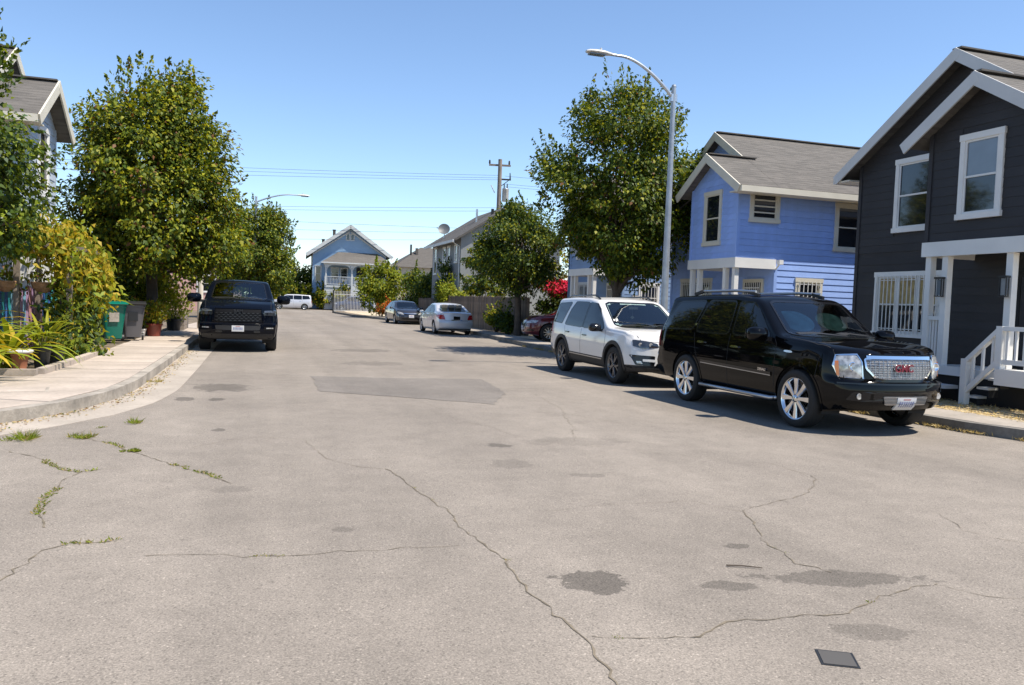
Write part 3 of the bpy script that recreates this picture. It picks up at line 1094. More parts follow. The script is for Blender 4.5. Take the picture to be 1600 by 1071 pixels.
MB().tube([(-.5, .3, 5.1), (-.06, .1, 4.8), (-.06, .1, .3)], .04, 6).obj('downpipe', M_greytrim, gh)
gf = lambda u, z, o: (-o, u, z)
for (a, b, c, d) in ((6.7, 7.6, 3.2, 5.1), (4.0, 4.8, 2.9, 5.0), (2.7, 3.5, 2.9, 5.0), (.75, 1.5, 3.8, 5.0)):
    window(gh, gf, a, b, c, d, M_white, blind=True)
window(gh, lambda u, z, o: (u, -o, z), 1.2, 2.2, 3.3, 4.7, M_white)
dish = thing('satellite_dish', 'round grey satellite dish on the grey house roof edge', 'dish', (12.2, 54.0, 5.75))
MB().lathe([(0, .0), (.15, .015), (.30, .055), (.40, .10), (.40, .115), (.3, .07), (.15, .03), (0, .015)], 20).obj('reflector', pmat('grey dish', (.10, .11, .12), .5), dish, 30, rot=(R(62), R(-30), 0), loc=(0, 0, .62))
MB().tube([(0, 0, -.25), (.02, 0, .3), (.05, 0, .60)], .03, 6).obj('mast', M_steel, dish)
MB().tube([(-.02, 0, .35), (-.45, .1, .72)], .015, 5).box(-.50, -.42, .06, .14, .69, .77).obj('feed_arm', M_steel, dish)

# ---- Victorian at the end of the street
vx, vy = 9.2, 94.0
vh = thing('victorian_house', 'blue gabled victorian house with raised arched porch at the street end', 'house', (vx - 3.0, vy, .1), R(-3))
VW, VB, VE, VR = 8.2, 2.7, 6.6, 9.6
m = MB()
m.prism([(0, 0), (VW, 0), (VW, VE), (VW / 2, VR - .2), (0, VE)], -13, 0, M=M90)
m.obj('wall', M_vict, vh)
MB().box(-.02, .0, 0.02, 13, 0, VE).obj('side_wall', M_beige, vh)
m = MB()
m2 = MB()
pv = (VR - VE) / (VW / 2)
rs = MB()
roof_slope(rs, -.6, 13.3, -.7, VE - .7 * pv + .1, VW / 2, VR)
roof_slope(rs, -.6, 13.3, VW + .7, VE - .7 * pv + .1, VW / 2, VR)
m.add([TM @ Vector(p) for p in rs.v], rs.f)
rf = m.obj('roof', M_shing2, vh)
for x, y, z in ((1.2, 3.5, 7.6), (2.4, 2.6, 8.7)):
    MB().box(x - .16, x + .16, y - .16, y + .16, z - .6, z + .45).box(x - .2, x + .2, y - .2, y + .2, z + .45, z + .52).obj('chimney', M_shing2, rf)
for sgn in (-1, 1):
    MB().bar((VW / 2, -.64, VR - .16), (VW / 2 + sgn * (VW / 2 + .7), -.64, VE - .7 * pv - .06), .06, .38).obj('barge_board', M_victw, vh)
    MB().bar((VW / 2 + sgn * .1, -.05, VR - .75), (VW / 2 + sgn * (VW / 2), -.05, VE - .45), .06, .14).obj('frieze_board', M_victw, vh)
v = lambda u, z, o: (u, -o, z)
for k in (0, 1):
    window(vh, v, VW / 2 - .48 + k * .5, VW / 2 - .02 + k * .5, VR - 1.75, VR - .95, M_victw, style='none', tw=.06, name='gable_vent')
# porch
PY = -2.0
px0, px1 = 1.3, VW + 0.2
MB().box(px0, px1, PY, -.002, VB - .25, VB).obj('porch_deck', M_victw, vh)
MB().box(px0 + .1, px1 - .1, PY + .1, -.1, 0, VB - .25).obj('porch_base', M_victw, vh)
for k in range(11):
    MB().box(px0, px1, PY + .06, PY + .1, k * .22, k * .22 + .2).obj('board', M_victw, vh)
m = MB()
zt = 5.25
m.add([(px0 - .35, PY - .35, zt), (px1 + .35, PY - .35, zt), (px1 - 1.2, -.02, zt + 1.25), (px0 + 1.5, -.02, zt + 1.25), (px0 - .35, -.02, zt), (px1 + .35, -.02, zt)],
      [(0, 1, 2, 3), (0, 3, 4), (1, 5, 2), (0, 4, 5, 1)])
m.obj('porch_roof', M_shing, vh)
MB().box(px0 - .1, px1 + .1, PY - .1, PY + .1, zt - .32, zt - .004).box(px0 - .4, px1 + .4, PY - .42, PY - .34, zt - .14, zt).box(px0 - .1, px0 + .1, PY + .1, -.01, zt - .32, zt - .004).obj('porch_beam', M_victw, vh)
xs_ = [px0 + .12, px0 + 2.95, px0 + 5.2, px1 - .12]
for x in xs_:
    p = MB().box(x - .11, x + .11, PY - .08, PY + .12, VB, VB + 1.0).tube([(x, PY, VB + 1.0), (x, PY, zt - .55)], [.10, .08], 10).box(x - .14, x + .14, PY - .12, PY + .14, zt - .55, zt - .325).obj('post', M_victw, vh)
for a, b in zip(xs_, xs_[1:]):
    for (x0, sg) in ((a + .13, 1), (b - .13, -1)):
        pts = [(x0, zt - .33), (x0 + sg * .62, zt - .33)] + [(x0 + sg * .62 * (1 - math.sin(q)), zt - .33 - .62 * (1 - math.cos(q))) for q in np.linspace(.1, math.pi / 2, 7)]
        MB().prism(pts, -PY - .05, -PY + .05, M=M90).obj('bracket', M_victw, vh)
porch_rail(vh, (xs_[0] + .1, PY), (xs_[1] - .1, PY), VB, VB, M_victw, 16, .95)
porch_rail(vh, (px0 + .02, PY + .2), (px0 + .02, -.1), VB, VB, M_victw, 10, .95)
# stairs running down to the right in front of the porch
porch_rail(vh, (xs_[1] + .15, PY - 1.1), (xs_[1] + 4.2, PY - 1.1), VB, .2, M_victw, 24, .95)
porch_rail(vh, (xs_[1] + .15, PY), (xs_[2] - .1, PY), VB, VB, M_victw, 12, .95)
m = MB()
for k in range(13):
    m.box(xs_[1] + .1 + k * .31, xs_[1] + .1 + (k + 1) * .31, PY - 1.05, PY - .12, 0, VB - k * .195)
m.obj('stairs', M_victw, vh)
MB().prism([(xs_[1] - .1, 0), (xs_[1] + 4.3, 0), (xs_[1] + 4.3, .25), (xs_[1] - .1, VB + .12)], -PY + 1.12, -PY + 1.18, M=M90).obj('stair_side', M_victw, vh)
for k in range(11):
    x1 = xs_[1] + 4.2 - k * .37
    MB().box(xs_[1] - .12, x1 - .3, PY - 1.205, PY - 1.182, k * .225 + .03, k * .225 + .23).obj('board', M_victw, vh)
MB().box(xs_[1] - .12, xs_[1] + .08, PY - 1.22, PY - 1.0, 0, VB + 1.05).obj('newel_post', M_victw, vh)
for (a, b, c, d) in ((2.0, 2.95, VB + .6, VB + 2.05), (3.05, 3.95, VB + .6, VB + 2.05), (7.0, 7.9, VB + .6, VB + 2.05)):
    window(vh, v, a, b, c, d, M_victw)
MB().box(4.9, 5.9, -.06, -.0, VB, VB + 2.1).obj('door', M_dark, vh)
window(vh, v, .25, 1.0, VB + .3, VB + 2.2, M_victw)

# ---- brown hip roofed house right of the Victorian and a pink house at far left
bh = thing('brown_roof_house', 'low house with brown hip roof showing above the far bushes', 'house', (16.2, 96, .1))
MB().box(0, 9.5, 0, 8, 0, 5.3).obj('wall', M_beige, bh)
rf = MB().add([(-.5, -.5, 5.25), (10, -.5, 5.25), (10, 8.5, 5.25), (-.5, 8.5, 5.25), (3.4, 3.6, 7.9), (5.6, 3.6, 7.9)], [(0, 1, 5, 4), (1, 2, 5), (2, 3, 4, 5), (3, 0, 4), (0, 3, 2, 1)]).obj('roof', M_shing2, bh)
MB().tube([(1.9, 2.0, 6.4), (1.9, 2.0, 8.1)], .12, 8).obj('vent_pipe', M_iron, rf)
MB().box(2.5, 2.8, 2.0, 2.3, 6.6, 7.7).obj('chimney', M_shing2, rf)
MB().box(5.0, 6.2, 1.6, 2.4, 6.55, 6.75).obj('skylight', M_paneb, rf)
window(bh, v, 1.5, 2.8, 2.5, 4.0, M_white)
window(bh, v, 5.5, 6.8, 2.5, 4.0, M_white)
ph = thing('pink_house', 'pink stucco house glimpsed behind the parked pickup', 'house', (-9, 66, .1))
MB().box(0, 8, 0, 9, 0, 4.0).obj('wall', M_pink, ph)
MB().add([(-.4, -.4, 3.95), (8.4, -.4, 3.95), (8.4, 9.4, 3.95), (-.4, 9.4, 3.95), (4, 2.8, 6.0), (4, 6.2, 6.0)], [(0, 1, 4), (1, 2, 5, 4), (2, 3, 5), (3, 0, 4, 5), (0, 3, 2, 1)]).obj('roof', M_shing2, ph)
window(ph, v, 4.8, 6.2, 1.4, 2.8, M_white)
window(ph, v, 1.2, 2.6, 1.4, 2.8, M_white)

# ---- fences
def plank_fence(name, label, a, b, h, mat, w=.14, jitter=.05, gap=.008):
    a, b = Vector((*a, ZL)), Vector((*b, ZL))
    L = (b - a).length
    f = thing(name, label, 'fence', a, math.atan2(b.y - a.y, b.x - a.x))
    mes = []
    for k in range(6):
        hh = h + random.uniform(-jitter, jitter)
        mes.append(MB().prism([(0, 0), (w - gap, 0), (w - gap, hh - .03), (w * .8, hh), (w * .2, hh), (0, hh - .03)], 0, .02, M=M90).mesh('plank', mat))
    n = int(L / w)
    for k in range(n):
        put('plank', random.choice(mes), f, loc=(k * w, random.uniform(-.006, .006), 0), rot=(0, R(random.uniform(-.7, .7)), 0))
    for z in (.35, h - .3):
        MB().box(0, L, .005, .045, z, z + .09).obj('rail', mat, f)
    return f


plank_fence('wooden_fence', 'weathered grey brown board fence behind the silver sedan', (11.2, 47.8), (11.7, 33.9), 1.75, M_wood, .17)
plank_fence('red_fence', 'reddish board fence between the dusty blue house and the maroon car', (13.6, 33.6), (17.5, 33.2), 1.75, M_redwood, .15)
plank_fence('dark_fence', 'dark board fence running back past the black sedan', (11.3, 57.5), (11.2, 47.9), 1.55, M_wood, .17)
plank_fence('side_fence', 'brown board fence in the gap beside the charcoal house', (17.2, 16.6), (21.0, 16.6), 1.6, M_wood, .15)
# ------------------------------------------------------------------ trees and shrubs
def crown_arrays(prof, H0, H1, rx, ry, n_clump, per, leaf, clump_r, hollow=0.45, sprigs=0, up=0.35, lean=(0, 0)):
    """leaf clumps through a crown: prof = (height fraction, radius fraction) pairs"""
    hs, rs = zip(*prof)
    cl_ph = rng.random() * 6
    t = rng.random(n_clump * 3)
    keep = rng.random(n_clump * 3) < np.interp(t, hs, rs) ** 1.6
    t = t[keep][:n_clump]
    n = len(t)
    a = rng.random(n) * 2 * np.pi
    rr = np.interp(t, hs, rs) * np.sqrt(hollow ** 2 + (1 - hollow ** 2) * rng.random(n)) * rng.normal(1.0, .11, n) * (1 + .14 * np.sin(3 * a + 6 * t + cl_ph) + .09 * np.sin(7 * a - 11 * t))
    cen = np.stack([rx * rr * np.cos(a) + lean[0] * (t - .6), ry * rr * np.sin(a) + lean[1] * (t - .6), H0 + (H1 - H0) * t], 1)
    cr = clump_r * rng.uniform(.45, 1.4, n)
    idx = np.repeat(np.arange(n), (per * (cr / clump_r) ** 1.6).astype(int) + 4)
    off = ballpts(len(idx), 2.2) * cr[idx][:, None]
    off[:, 2] *= .75
    C = cen[idx] + off
    axis = np.array([0, 0, (H0 + H1) / 2])
    outw = norm(C - axis) * np.array([1, 1, .4])
    D = off / clump_r * .7 + outw * .5 + rng.normal(size=C.shape) * .5 + np.array([0, 0, -.45])
    N = outw * .6 + norm(off) * .35 + np.array([0, 0, up + .35]) + rng.normal(size=C.shape) * .34
    if sprigs:
        ts = rng.uniform(.35, 1.0, sprigs)
        aa = rng.random(sprigs) * 2 * np.pi
        r_ = np.interp(ts, hs, rs)
        base = np.stack([rx * r_ * np.cos(aa) + lean[0] * (ts - .6), ry * r_ * np.sin(aa) + lean[1] * (ts - .6), H0 + (H1 - H0) * ts], 1)
        dirn = norm(np.stack([np.cos(aa) * (1.1 - ts), np.sin(aa) * (1.1 - ts), .35 + ts * .9], 1) + rng.normal(size=(sprigs, 3)) * .25)
        Ls = rng.uniform(.35, .95, sprigs)
        k = 22
        f = np.tile(np.linspace(0, 1, k), sprigs)
        i2 = np.repeat(np.arange(sprigs), k)
        Cs = base[i2] + dirn[i2] * (f * Ls[i2])[:, None] + rng.normal(size=(len(i2), 3)) * (.10 * (1.1 - f))[:, None]
        C = np.vstack([C, Cs])
        D = np.vstack([D, dirn[i2] + rng.normal(size=Cs.shape) * .6])
        N = np.vstack([N, rng.normal(size=Cs.shape) + np.array([0, 0, .5])])
    L = leaf * rng.uniform(.6, 1.35, len(C))
    return C, D, N, L, L * rng.uniform(.48, .7, len(C)), cen


def tree(name, label, loc, H0, H1, rx, ry, n_clump, per, leaf, clump_r, prof, mats, probs, trunk_r=.16, group=None, sprigs=0, cat='tree', fork=None, hollow=.45, lean=(0, 0), limbs=26):
    t = thing(name, label, cat, loc, 0, group)
    C, D, N, L, Wd, cen = crown_arrays(prof, H0, H1, rx, ry, n_clump, per, leaf, clump_r, hollow, sprigs, lean=lean)
    V, F = leaves(C, D, N, L, Wd)
    put('crown', quadmesh('crown', V, F, mats, rng.choice(len(mats), len(F), p=probs)), t)
    m = MB()
    fz = fork or H0 + .3
    m.tube([(0, 0, -.1), (.02, .0, .25), (.03, .02, fz * .6), (.0, .03, fz)], [trunk_r * 1.35, trunk_r, trunk_r * .85, trunk_r * .8], 10)
    order = np.argsort(cen[:, 2])
    pick = order[np.linspace(0, len(order) - 1, limbs).astype(int)]
    for i in pick:
        e = Vector(cen[i])
        s = Vector((0, .03, fz + random.uniform(-.25, .1)))
        mid = s.lerp(e, .45) + Vector((random.uniform(-.2, .2), random.uniform(-.2, .2), .35 * (e.z - s.z) * .4))
        m.tube([s, s.lerp(mid, .5) + Vector((0, 0, .06)), mid, e], [trunk_r * .5, trunk_r * .38, trunk_r * .25, .012], 6)
    m.obj('trunk', M_bark, t, smooth=60)
    return t


PEAR = [(0, .30), (.12, .62), (.26, .92), (.42, 1.0), (.6, .93), (.8, .68), (.93, .40), (1, .16)]
ROUND = [(0, .5), (.2, .9), (.5, 1.0), (.75, .85), (.92, .5), (1, .2)]
COLUMN = [(0, .6), (.2, .95), (.5, 1.0), (.8, .7), (1, .2)]
LM = [L_dark, L_mid, L_lite, L_red]
LN = [L_dark, L_mid, L_lite, L_blue]
tree('street_tree', 'tall dark green street tree between the white SUV and the lamp post', (10.85, 23.2, ZL), 2.3, 8.3, 2.5, 2.4, 225, 210, .125, .60, PEAR, LM, [.58, .28, .12, .02], .17, 'street trees', 60, fork=2.0, lean=(-.7, 0))
tree('street_tree', 'rounder street tree shading the board fence and maroon car', (11.25, 34.4, ZL), 1.9, 5.8, 1.65, 1.9, 140, 190, .13, .58, PEAR, LN, [.50, .22, .12, .16], .16, 'street trees', 70, fork=1.9)
tree('street_tree', 'huge broad street tree over the left sidewalk behind the bins', (-3.15, 28.2, ZL), 2.1, 8.4, 2.5, 2.7, 260, 230, .14, .66, [(0, .75), (.15, .98), (.35, 1.0), (.55, .88), (.75, .68), (.9, .42), (1, .2)], LM, [.34, .36, .26, .04], .2, 'street trees', 90, fork=2.0)
tree('street_tree', 'shaggy street tree beyond the pickup under the small far lamp', (.0, 48.8, ZL), 1.4, 6.4, 2.1, 2.2, 150, 200, .15, .7, ROUND, LM, [.48, .34, .16, .02], .16, 'street trees', 80, fork=1.7, lean=(.8, 0))
tree('yard_tree', 'dark leafy tree at far left in front of the pale house', (-4.75, 15.9, ZL), 1.9, 6.1, 1.25, 1.3, 150, 80, .11, .38, [(0, .8), (.22, 1), (.45, .85), (.6, .5), (.85, .3), (1, .12)], [L_dark, L_mid, L_lime, L_blue], [.50, .26, .08, .16], .12, None, 70, hollow=.2, limbs=20)
# far trees behind the wagon
for k, (x, y, r_, hh, lab) in enumerate((
        (-1.5, 70, 3.4, 7.0, 'deep shade tree behind the pickup roof'),
        (1.8, 97, 3.3, 6.4, 'dark tree behind the white wagon bonnet'),
        (5.4, 97.5, 2.6, 4.6, 'cool green tree left of the victorian porch'),
        (-7, 92, 4.5, 7.5, 'broad far tree hidden behind the left street trees'))):
    tree('far_tree', lab, (x, y, .1), 1.0, hh, r_, r_, 80, 90, .28, .95, ROUND, LN, [.45, .25, .1, .2], .16, 'far trees at the left end of the street', 20, limbs=10)


def bush(name, label, loc, rx, ry, H, n_clump, per, leaf, mats, probs, group=None, sprigs=20, clump_r=.4, cat='bush', stems=9, hollow=.2, z0=.25):
    t = thing(name, label, cat, loc, 0, group)
    C, D, N, L, Wd, cen = crown_arrays(ROUND, z0, H, rx, ry, n_clump, per, leaf, clump_r, hollow, sprigs)
    V, F = leaves(C, D, N, L, Wd)
    put('foliage', quadmesh('foliage', V, F, mats, rng.choice(len(mats), len(F), p=probs)), t)
    m = MB()
    for i in np.linspace(0, len(cen) - 1, stems).astype(int):
        e = Vector(cen[i])
        m.tube([(e.x * .1, e.y * .1, -.03), (e.x * .5, e.y * .5, e.z * .55), e], [.03, .02, .008], 5)
    m.obj('stem', M_bark, t)
    return t


BG = 'bushes along the right side of the street'
bush('bush', 'tall lime green bush beside the iron gate', (9.5, 63.6, ZL), 1.7, 1.6, 4.2, 70, 95, .22, [L_lime, L_mid, L_dark, L_lite], [.36, .28, .14, .22], BG, 30, .65)
bush('bush', 'dark leafy bush behind the lime green one', (11.9, 60.5, ZL), 1.6, 1.6, 3.7, 60, 90, .20, LN, [.45, .25, .1, .2], BG, 14, .6)
bush('bush', 'deep green shrub at the corner of the grey house', (12.2, 58.0, ZL), 1.3, 1.5, 3.2, 60, 90, .18, LN, [.5, .2, .1, .2], BG, 20, .5)
bush('flower_bush', 'low orange flowering shrub beside the black sedan', (9.75, 60.2, ZL), .8, .8, 1.15, 40, 60, .13, [L_org, L_red, L_mid], [.5, .25, .25], None, 6, .3)
bush('bush', 'yellow green bush spilling over the fence top above the silver sedan', (11.6, 48.5, ZL), .8, 1.6, 2.5, 45, 80, .15, [L_lime, L_lite, L_mid], [.5, .3, .2], BG, 10, .35, z0=1.2)
bush('bush', 'leafy pale shrub over the fence below the round street tree', (12.6, 44.6, ZL), 1.3, 1.5, 5.0, 80, 80, .19, [L_mid, L_lite, L_dark, L_blue], [.3, .25, .2, .25], BG, 12, .4, z0=.8)
bush('bush', 'dark climbing shrub against the grey house wall', (11.6, 50.6, ZL), .55, .7, 4.0, 40, 70, .15, LN, [.5, .2, .05, .25], BG, 8, .35)
bush('bush', 'small yellowing shrub at the fence foot right of the silver sedan', (11.2, 37.5, ZL), .5, .6, .95, 30, 50, .13, [L_lime, L_mid, L_yel], [.4, .4, .2], BG, 10, .25)
bush('bush', 'dark low shrub at the foot of the round street tree', (11.1, 35.4, ZL), .6, .6, .9, 30, 50, .13, [L_mid, L_dark, L_blue], [.3, .4, .3], BG, 10, .25)
bush('bougainvillea', 'bright magenta bougainvillea above the red fence', (14.0, 35.4, ZL), 1.4, .9, 2.55, 50, 110, .12, [L_mag, L_mag, L_red], [.75, .15, .1], None, 12, .34, z0=1.9)
bush('bush', 'green shrub under the magenta bougainvillea', (14.0, 35.2, ZL), 1.8, .8, 2.2, 50, 80, .15, LN, [.5, .25, .05, .2], BG, 6, .4)
bush('bush', 'pale olive bush behind the magenta bougainvillea', (16.0, 40.0, ZL), 1.6, 1.4, 4.2, 50, 80, .17, [L_lite, L_mid, L_red], [.5, .35, .15], BG, 16, .5)
for k, (x, y, hh, lab) in enumerate(((7.3, 92.6, 2.3, 'spiky green plant left of the gate'), (6.2, 94.5, 2.6, 'dark hedge shrub below the victorian side wall'), (9.3, 91.5, 2.3, 'palm like plant behind the gate bars'), (11.2, 91.8, 2.1, 'grey green plant behind the right gate bars'), (4.0, 93.8, 2.2, 'dense shrub behind the white wagon roof'), (1.5, 93.8, 2.0, 'dense shrub behind the white wagon bonnet'))):
    bush('garden_shrub', lab, (x, y, .12), .9, .8, hh, 34, 60, .24, [L_mid, L_lite, L_dark, L_yel], [.3, .25, .35, .1], 'shrubs in the victorian garden', 16, .4)

# ------------------------------------------------------------------ left front garden
def strap_leaf(L, w, n=7, bend=1.6, lift=1.2):
    """one arching strap leaf rooted at the origin, growing along +x"""
    vs, fs = [], []
    x = z = 0.0
    for i in range(n + 1):
        t = i / n
        a = lift - bend * t
        ww = w * (0.45 + 1.1 * t) * (1 - t ** 3) + .002
        vs += [(x, -ww / 2, z + ww * .18), (x, 0, z), (x, ww / 2, z + ww * .18)]
        x += L / n * math.cos(a)
        z += L / n * math.sin(a)
    for i in range(n):
        a = i * 3
        fs += [(a, a + 3, a + 4, a + 1), (a + 1, a + 4, a + 5, a + 2)]
    return MB().add(vs, fs)


def strap_plant(label, loc, n, L, w, mats, group, lift=(.7, 1.5), bend=(1.2, 2.4), cat='plant', name='strap_leaf_plant'):
    t = thing(name, label, cat, loc, 0, group)
    mes = [strap_leaf(L * random.uniform(.7, 1.15), w * random.uniform(.8, 1.2), 7, random.uniform(*bend), random.uniform(*lift)).mesh('leaf', mats[i % len(mats)], smooth=80) for i in range(9)]
    for k in range(n):
        put('leaf', random.choice(mes), t, loc=(random.uniform(-.12, .12), random.uniform(-.12, .12), random.uniform(0, .25)), rot=(0, random.uniform(-.15, .15), k * 2.399 + random.uniform(-.2, .2)))
    return t


SG = 'strap leaved garden plants'
Lg = [L_lime, L_yel, L_lite, L_mid]
strap_plant('big arching yellow green strap leaf plant at the left picture edge', (-4.15, 13.9, ZL), 70, 1.35, .10, Lg, SG)
strap_plant('strap leaf plant behind the white stool', (-4.0, 15.9, ZL), 56, 1.25, .10, Lg, SG)
strap_plant('darker strap leaf plant between stool and arbor', (-3.75, 17.0, ZL), 30, 1.0, .075, [L_mid, L_lime, L_lite, L_dark], SG)
strap_plant('tall strap leaf plant against the colored pickets', (-4.9, 16.6, ZL), 34, 1.5, .08, [L_lime, L_mid, L_lite, L_yel], SG)
# broad banana-like leaves by the bin
strap_plant('broad leaved plant leaning over the green bin', (-4.1, 21.9, ZL + .5), 14, 1.5, .26, [L_lime, L_lite, L_yel], SG, (1.0, 1.5), (1.5, 2.3))

# arbor: posts, beams, with the yellow vine over it
ab = thing('arbor', 'rough wooden arbor carrying the yellow vine', 'arbor', (-4.55, 18.5, ZL - .42))
for (x, y) in ((0, 0), (0, 1.7), (.95, 0), (.95, 1.7)):
    MB().box(x - .05, x + .05, y - .05, y + .05, -.05, 2.5).obj('post', M_pole, ab)
for x in (0, .95):
    MB().box(x - .03, x + .03, -.4, 2.1, 2.5, 2.62).obj('beam', M_pole, ab)
for k in range(5):
    MB().box(-.3, 1.25, -.3 + k * .5, -.26 + k * .5, 2.625, 2.70).obj('slat', M_pole, ab)
vine = thing('yellow_vine', 'yellowing climbing vine cascading over the arbor', 'vine', (-4.35, 19.35, ZL - .38))


def vine_leaves(paths, n, sp, leaf, mats, probs, name='foliage', dn=-.5):
    C = []
    for _ in range(n):
        p = random.choice(paths)
        i = random.randrange(len(p) - 1)
        C.append(Vector(p[i]).lerp(Vector(p[i + 1]), random.random()) + Vector([random.gauss(0, sp) for _ in range(3)]))
    C = np.array(C)
    D = rng.normal(size=C.shape) * .6 + np.array([.25, -.2, dn])
    N = rng.normal(size=C.shape) * .5 + np.array([.35, -.35, .5])
    L = leaf * rng.uniform(.6, 1.4, len(C))
    V, F = leaves(C, D, N, L, L * .44)
    return quadmesh(name, V, F, mats, rng.choice(len(mats), len(F), p=probs))


top = [[(-.8, -1.9, 2.7), (-.2, -1.0, 3.0), (0, 0, 2.95), (.2, 1.2, 2.9)], [(.5, -1.8, 2.6), (.6, -.6, 2.95), (.7, .6, 2.8), (.9, 1.4, 2.3), (.95, 1.6, 1.7)], [(-.3, -1.6, 2.75), (.7, -1.4, 2.6), (.85, -1.3, 2.1)], [(.6, -.6, 2.8), (.9, -.4, 2.3), (.85, -.3, 1.6)], [(.9, .5, 2.6), (1.05, .5, 2.0), (.95, .4, 1.5)]]
put('upper_foliage', vine_leaves(top, 3600, .18, .16, [L_yel, L_lime, L_lite, L_mid], [.42, .28, .18, .12]), vine)
side = [[(.85, -.3, 1.9), (.8, -.4, 1.2), (.75, -.6, .6), (.8, -.9, .1)], [(.6, -.9, 1.6), (.6, -1.0, .9), (.7, -1.1, .2)], [(.9, .3, 1.6), (.9, 0, .9), (1.0, -.3, .15), (1.15, -.6, .05)]]
put('lower_foliage', vine_leaves(side, 3400, .18, .14, [L_mid, L_lime, L_blue, L_yel, L_dark], [.28, .24, .18, .1, .2]), vine)
m = MB()
for p in top[:3] + side:
    m.tube([Vector(q) for q in p], .022, 6)
m.obj('stem', M_bark, vine)
# colored pickets
pf = thing('picket_fence', 'fence of blue, lilac and teal painted pickets under the arbor', 'fence', (-5.3, 17.2, ZL), R(78))
pc = [pmat('paint ' + n, c, .5, mott=(3, .1)) for n, c in (('cobalt', (.04, .14, .42)), ('lilac', (.38, .25, .42)), ('teal', (.03, .30, .33)), ('rose', (.45, .24, .26)), ('sky', (.20, .40, .55)))]
pme = [MB().prism([(0, 0), (.11, 0), (.11, 1.38), (.055, 1.46), (0, 1.38)], 0, .02, M=M90).mesh('picket', q) for q in pc]
for k in range(34):
    put('picket', pme[(k * 7 // 3) % 5], pf, loc=(k * .125, 0, 0))
for z in (.3, 1.1):
    MB().box(0, 4.3, .005, .045, z, z + .08).obj('rail', M_pole, pf)
# hanging baskets from the arbor
M_coir = pmat('coconut liner', (.38, .22, .12), .95, mott=(9, .3), bump=(30, .8))
for x, y, lab in ((-4.75, 18.5, 'coconut fibre hanging basket left of the arbor post'), (-4.1, 18.6, 'coconut fibre hanging basket right of the arbor post')):
    b = thing('hanging_basket', lab, 'hanging basket', (x, y, ZL + 1.32), 0, 'hanging baskets on the arbor')
    MB().lathe([(0, 0), (.10, .02), (.19, .10), (.235, .22), (.22, .23), (.18, .12), (0, .06)], 16).obj('liner', M_coir, b)
    m = MB()
    for q in range(3):
        a = q * 2.094
        m.tube([(.23 * math.cos(a), .23 * math.sin(a), .22), (0, 0, .72)], .004, 4)
    m.tube([(0, 0, .72), (0, 0, .95)], .005, 4).obj('hanger', M_iron, b)
    me = vine_leaves([[(-.2, -.1, .3), (0, 0, .4), (.2, .1, .25), (.28, .1, .02)]], 160, .09, .10, [L_mid, L_lime, L_pinkflower if 'L_pinkflower' in globals() else L_red], [.5, .3, .2])
    put('foliage', me, b)
# stone edging of the bed
eg = thing('bed_edging', 'pale concrete edging round the front garden bed', 'edging', (0, 0, .143))
for (a, b) in (((-3.95, 14.75), (-3.33, 14.75)), ((-3.32, 14.9), (-3.27, 16.2)), ((-3.27, 16.23), (-3.22, 17.6)), ((-3.22, 17.63), (-3.2, 18.9)), ((-4.9, 14.72), (-3.98, 14.74))):
    MB().bar((*a, .05), (*b, .05), .13, .10).obj('stone', M_conc, eg)
# little white topped stand and pots
t = thing('plant_stand', 'small round white topped stand on a terracotta pot', 'stand', (-3.72, 15.35, ZL))
MB().lathe([(0, .34), (.18, .34), (.20, .36), (.20, .385), (.18, .40), (0, .40)], 20).obj('top', M_white, t)
MB().lathe([(0, 0), (.09, 0), (.10, .1), (.13, .28), (.14, .29), (.14, .339), (0, .339)], 16).obj('pot', M_terra, t, 40)


def pot_plant(label, loc, r, h, mat, foliage=None, leaf=.09, mats=None, probs=None, n=260, fr=.25, fh=.5, group='potted plants by the left sidewalk'):
    t = thing('potted_plant', label, 'potted plant', loc, 0, group)
    p = MB().lathe([(0, 0), (r * .72, 0), (r * .78, h * .3), (r * .95, h * .86), (r * 1.06, h * .87), (r * 1.06, h), (r * .93, h), (r * .9, h * .9), (0, h * .9)], 18).obj('pot', mat, t, 40)
    C = ballpts(n, 2.3) * np.array([fr, fr, fh * .55]) + np.array([0, 0, h + fh * .45])
    D = norm(C - np.array([0, 0, h * .8])) + rng.normal(size=C.shape) * .4
    N = rng.normal(size=C.shape) * .5 + np.array([.2, -.2, .5])
    L = leaf * rng.uniform(.6, 1.4, n)
    V, F = leaves(C, D, N, L, L * .45)
    put('foliage', quadmesh('foliage', V, F, mats or [L_lime, L_lite, L_mid], rng.choice(3, n, p=probs or [.4, .35, .25])), t)
    m = MB()
    for k in range(5):
        a = k * 1.256
        m.tube([(0, 0, h * .85), (fr * .5 * math.cos(a), fr * .5 * math.sin(a), h + fh * .5)], [.012, .006], 5)
    m.obj('stem', M_bark, t)
    return t


pot_plant('tall black plastic nursery pot beside the white topped stand', (-3.52, 15.9, ZL), .15, .42, M_blackpl, n=60, fr=.16, fh=.35)
pot_plant('squat black pot behind the edging stones', (-3.5, 16.7, ZL), .17, .30, M_blackpl, n=120, fr=.2, fh=.3, mats=[L_mid, L_dark, L_lime])
pot_plant('rusty yellow shrub in a black pot beyond the bins', (-3.6, 27.2, ZL), .26, .40, M_blackpl, n=700, fr=.55, fh=.85, leaf=.11, mats=[L_yel, L_red, L_lime])
pot_plant('lime shrub in a red brown glazed pot', (-2.98, 27.4, ZL), .26, .42, pmat('oxblood glaze', (.20, .045, .03), .3), n=700, fr=.5, fh=.75, leaf=.11, mats=[L_lime, L_yel, L_mid])
pot_plant('feathery olive shrub in a tall grey pot close to the wooden planter', (-3.15, 29.3, ZL), .26, .5, M_kerb, n=1200, fr=.75, fh=1.7, leaf=.12, mats=[L_lite, L_lime, L_mid])
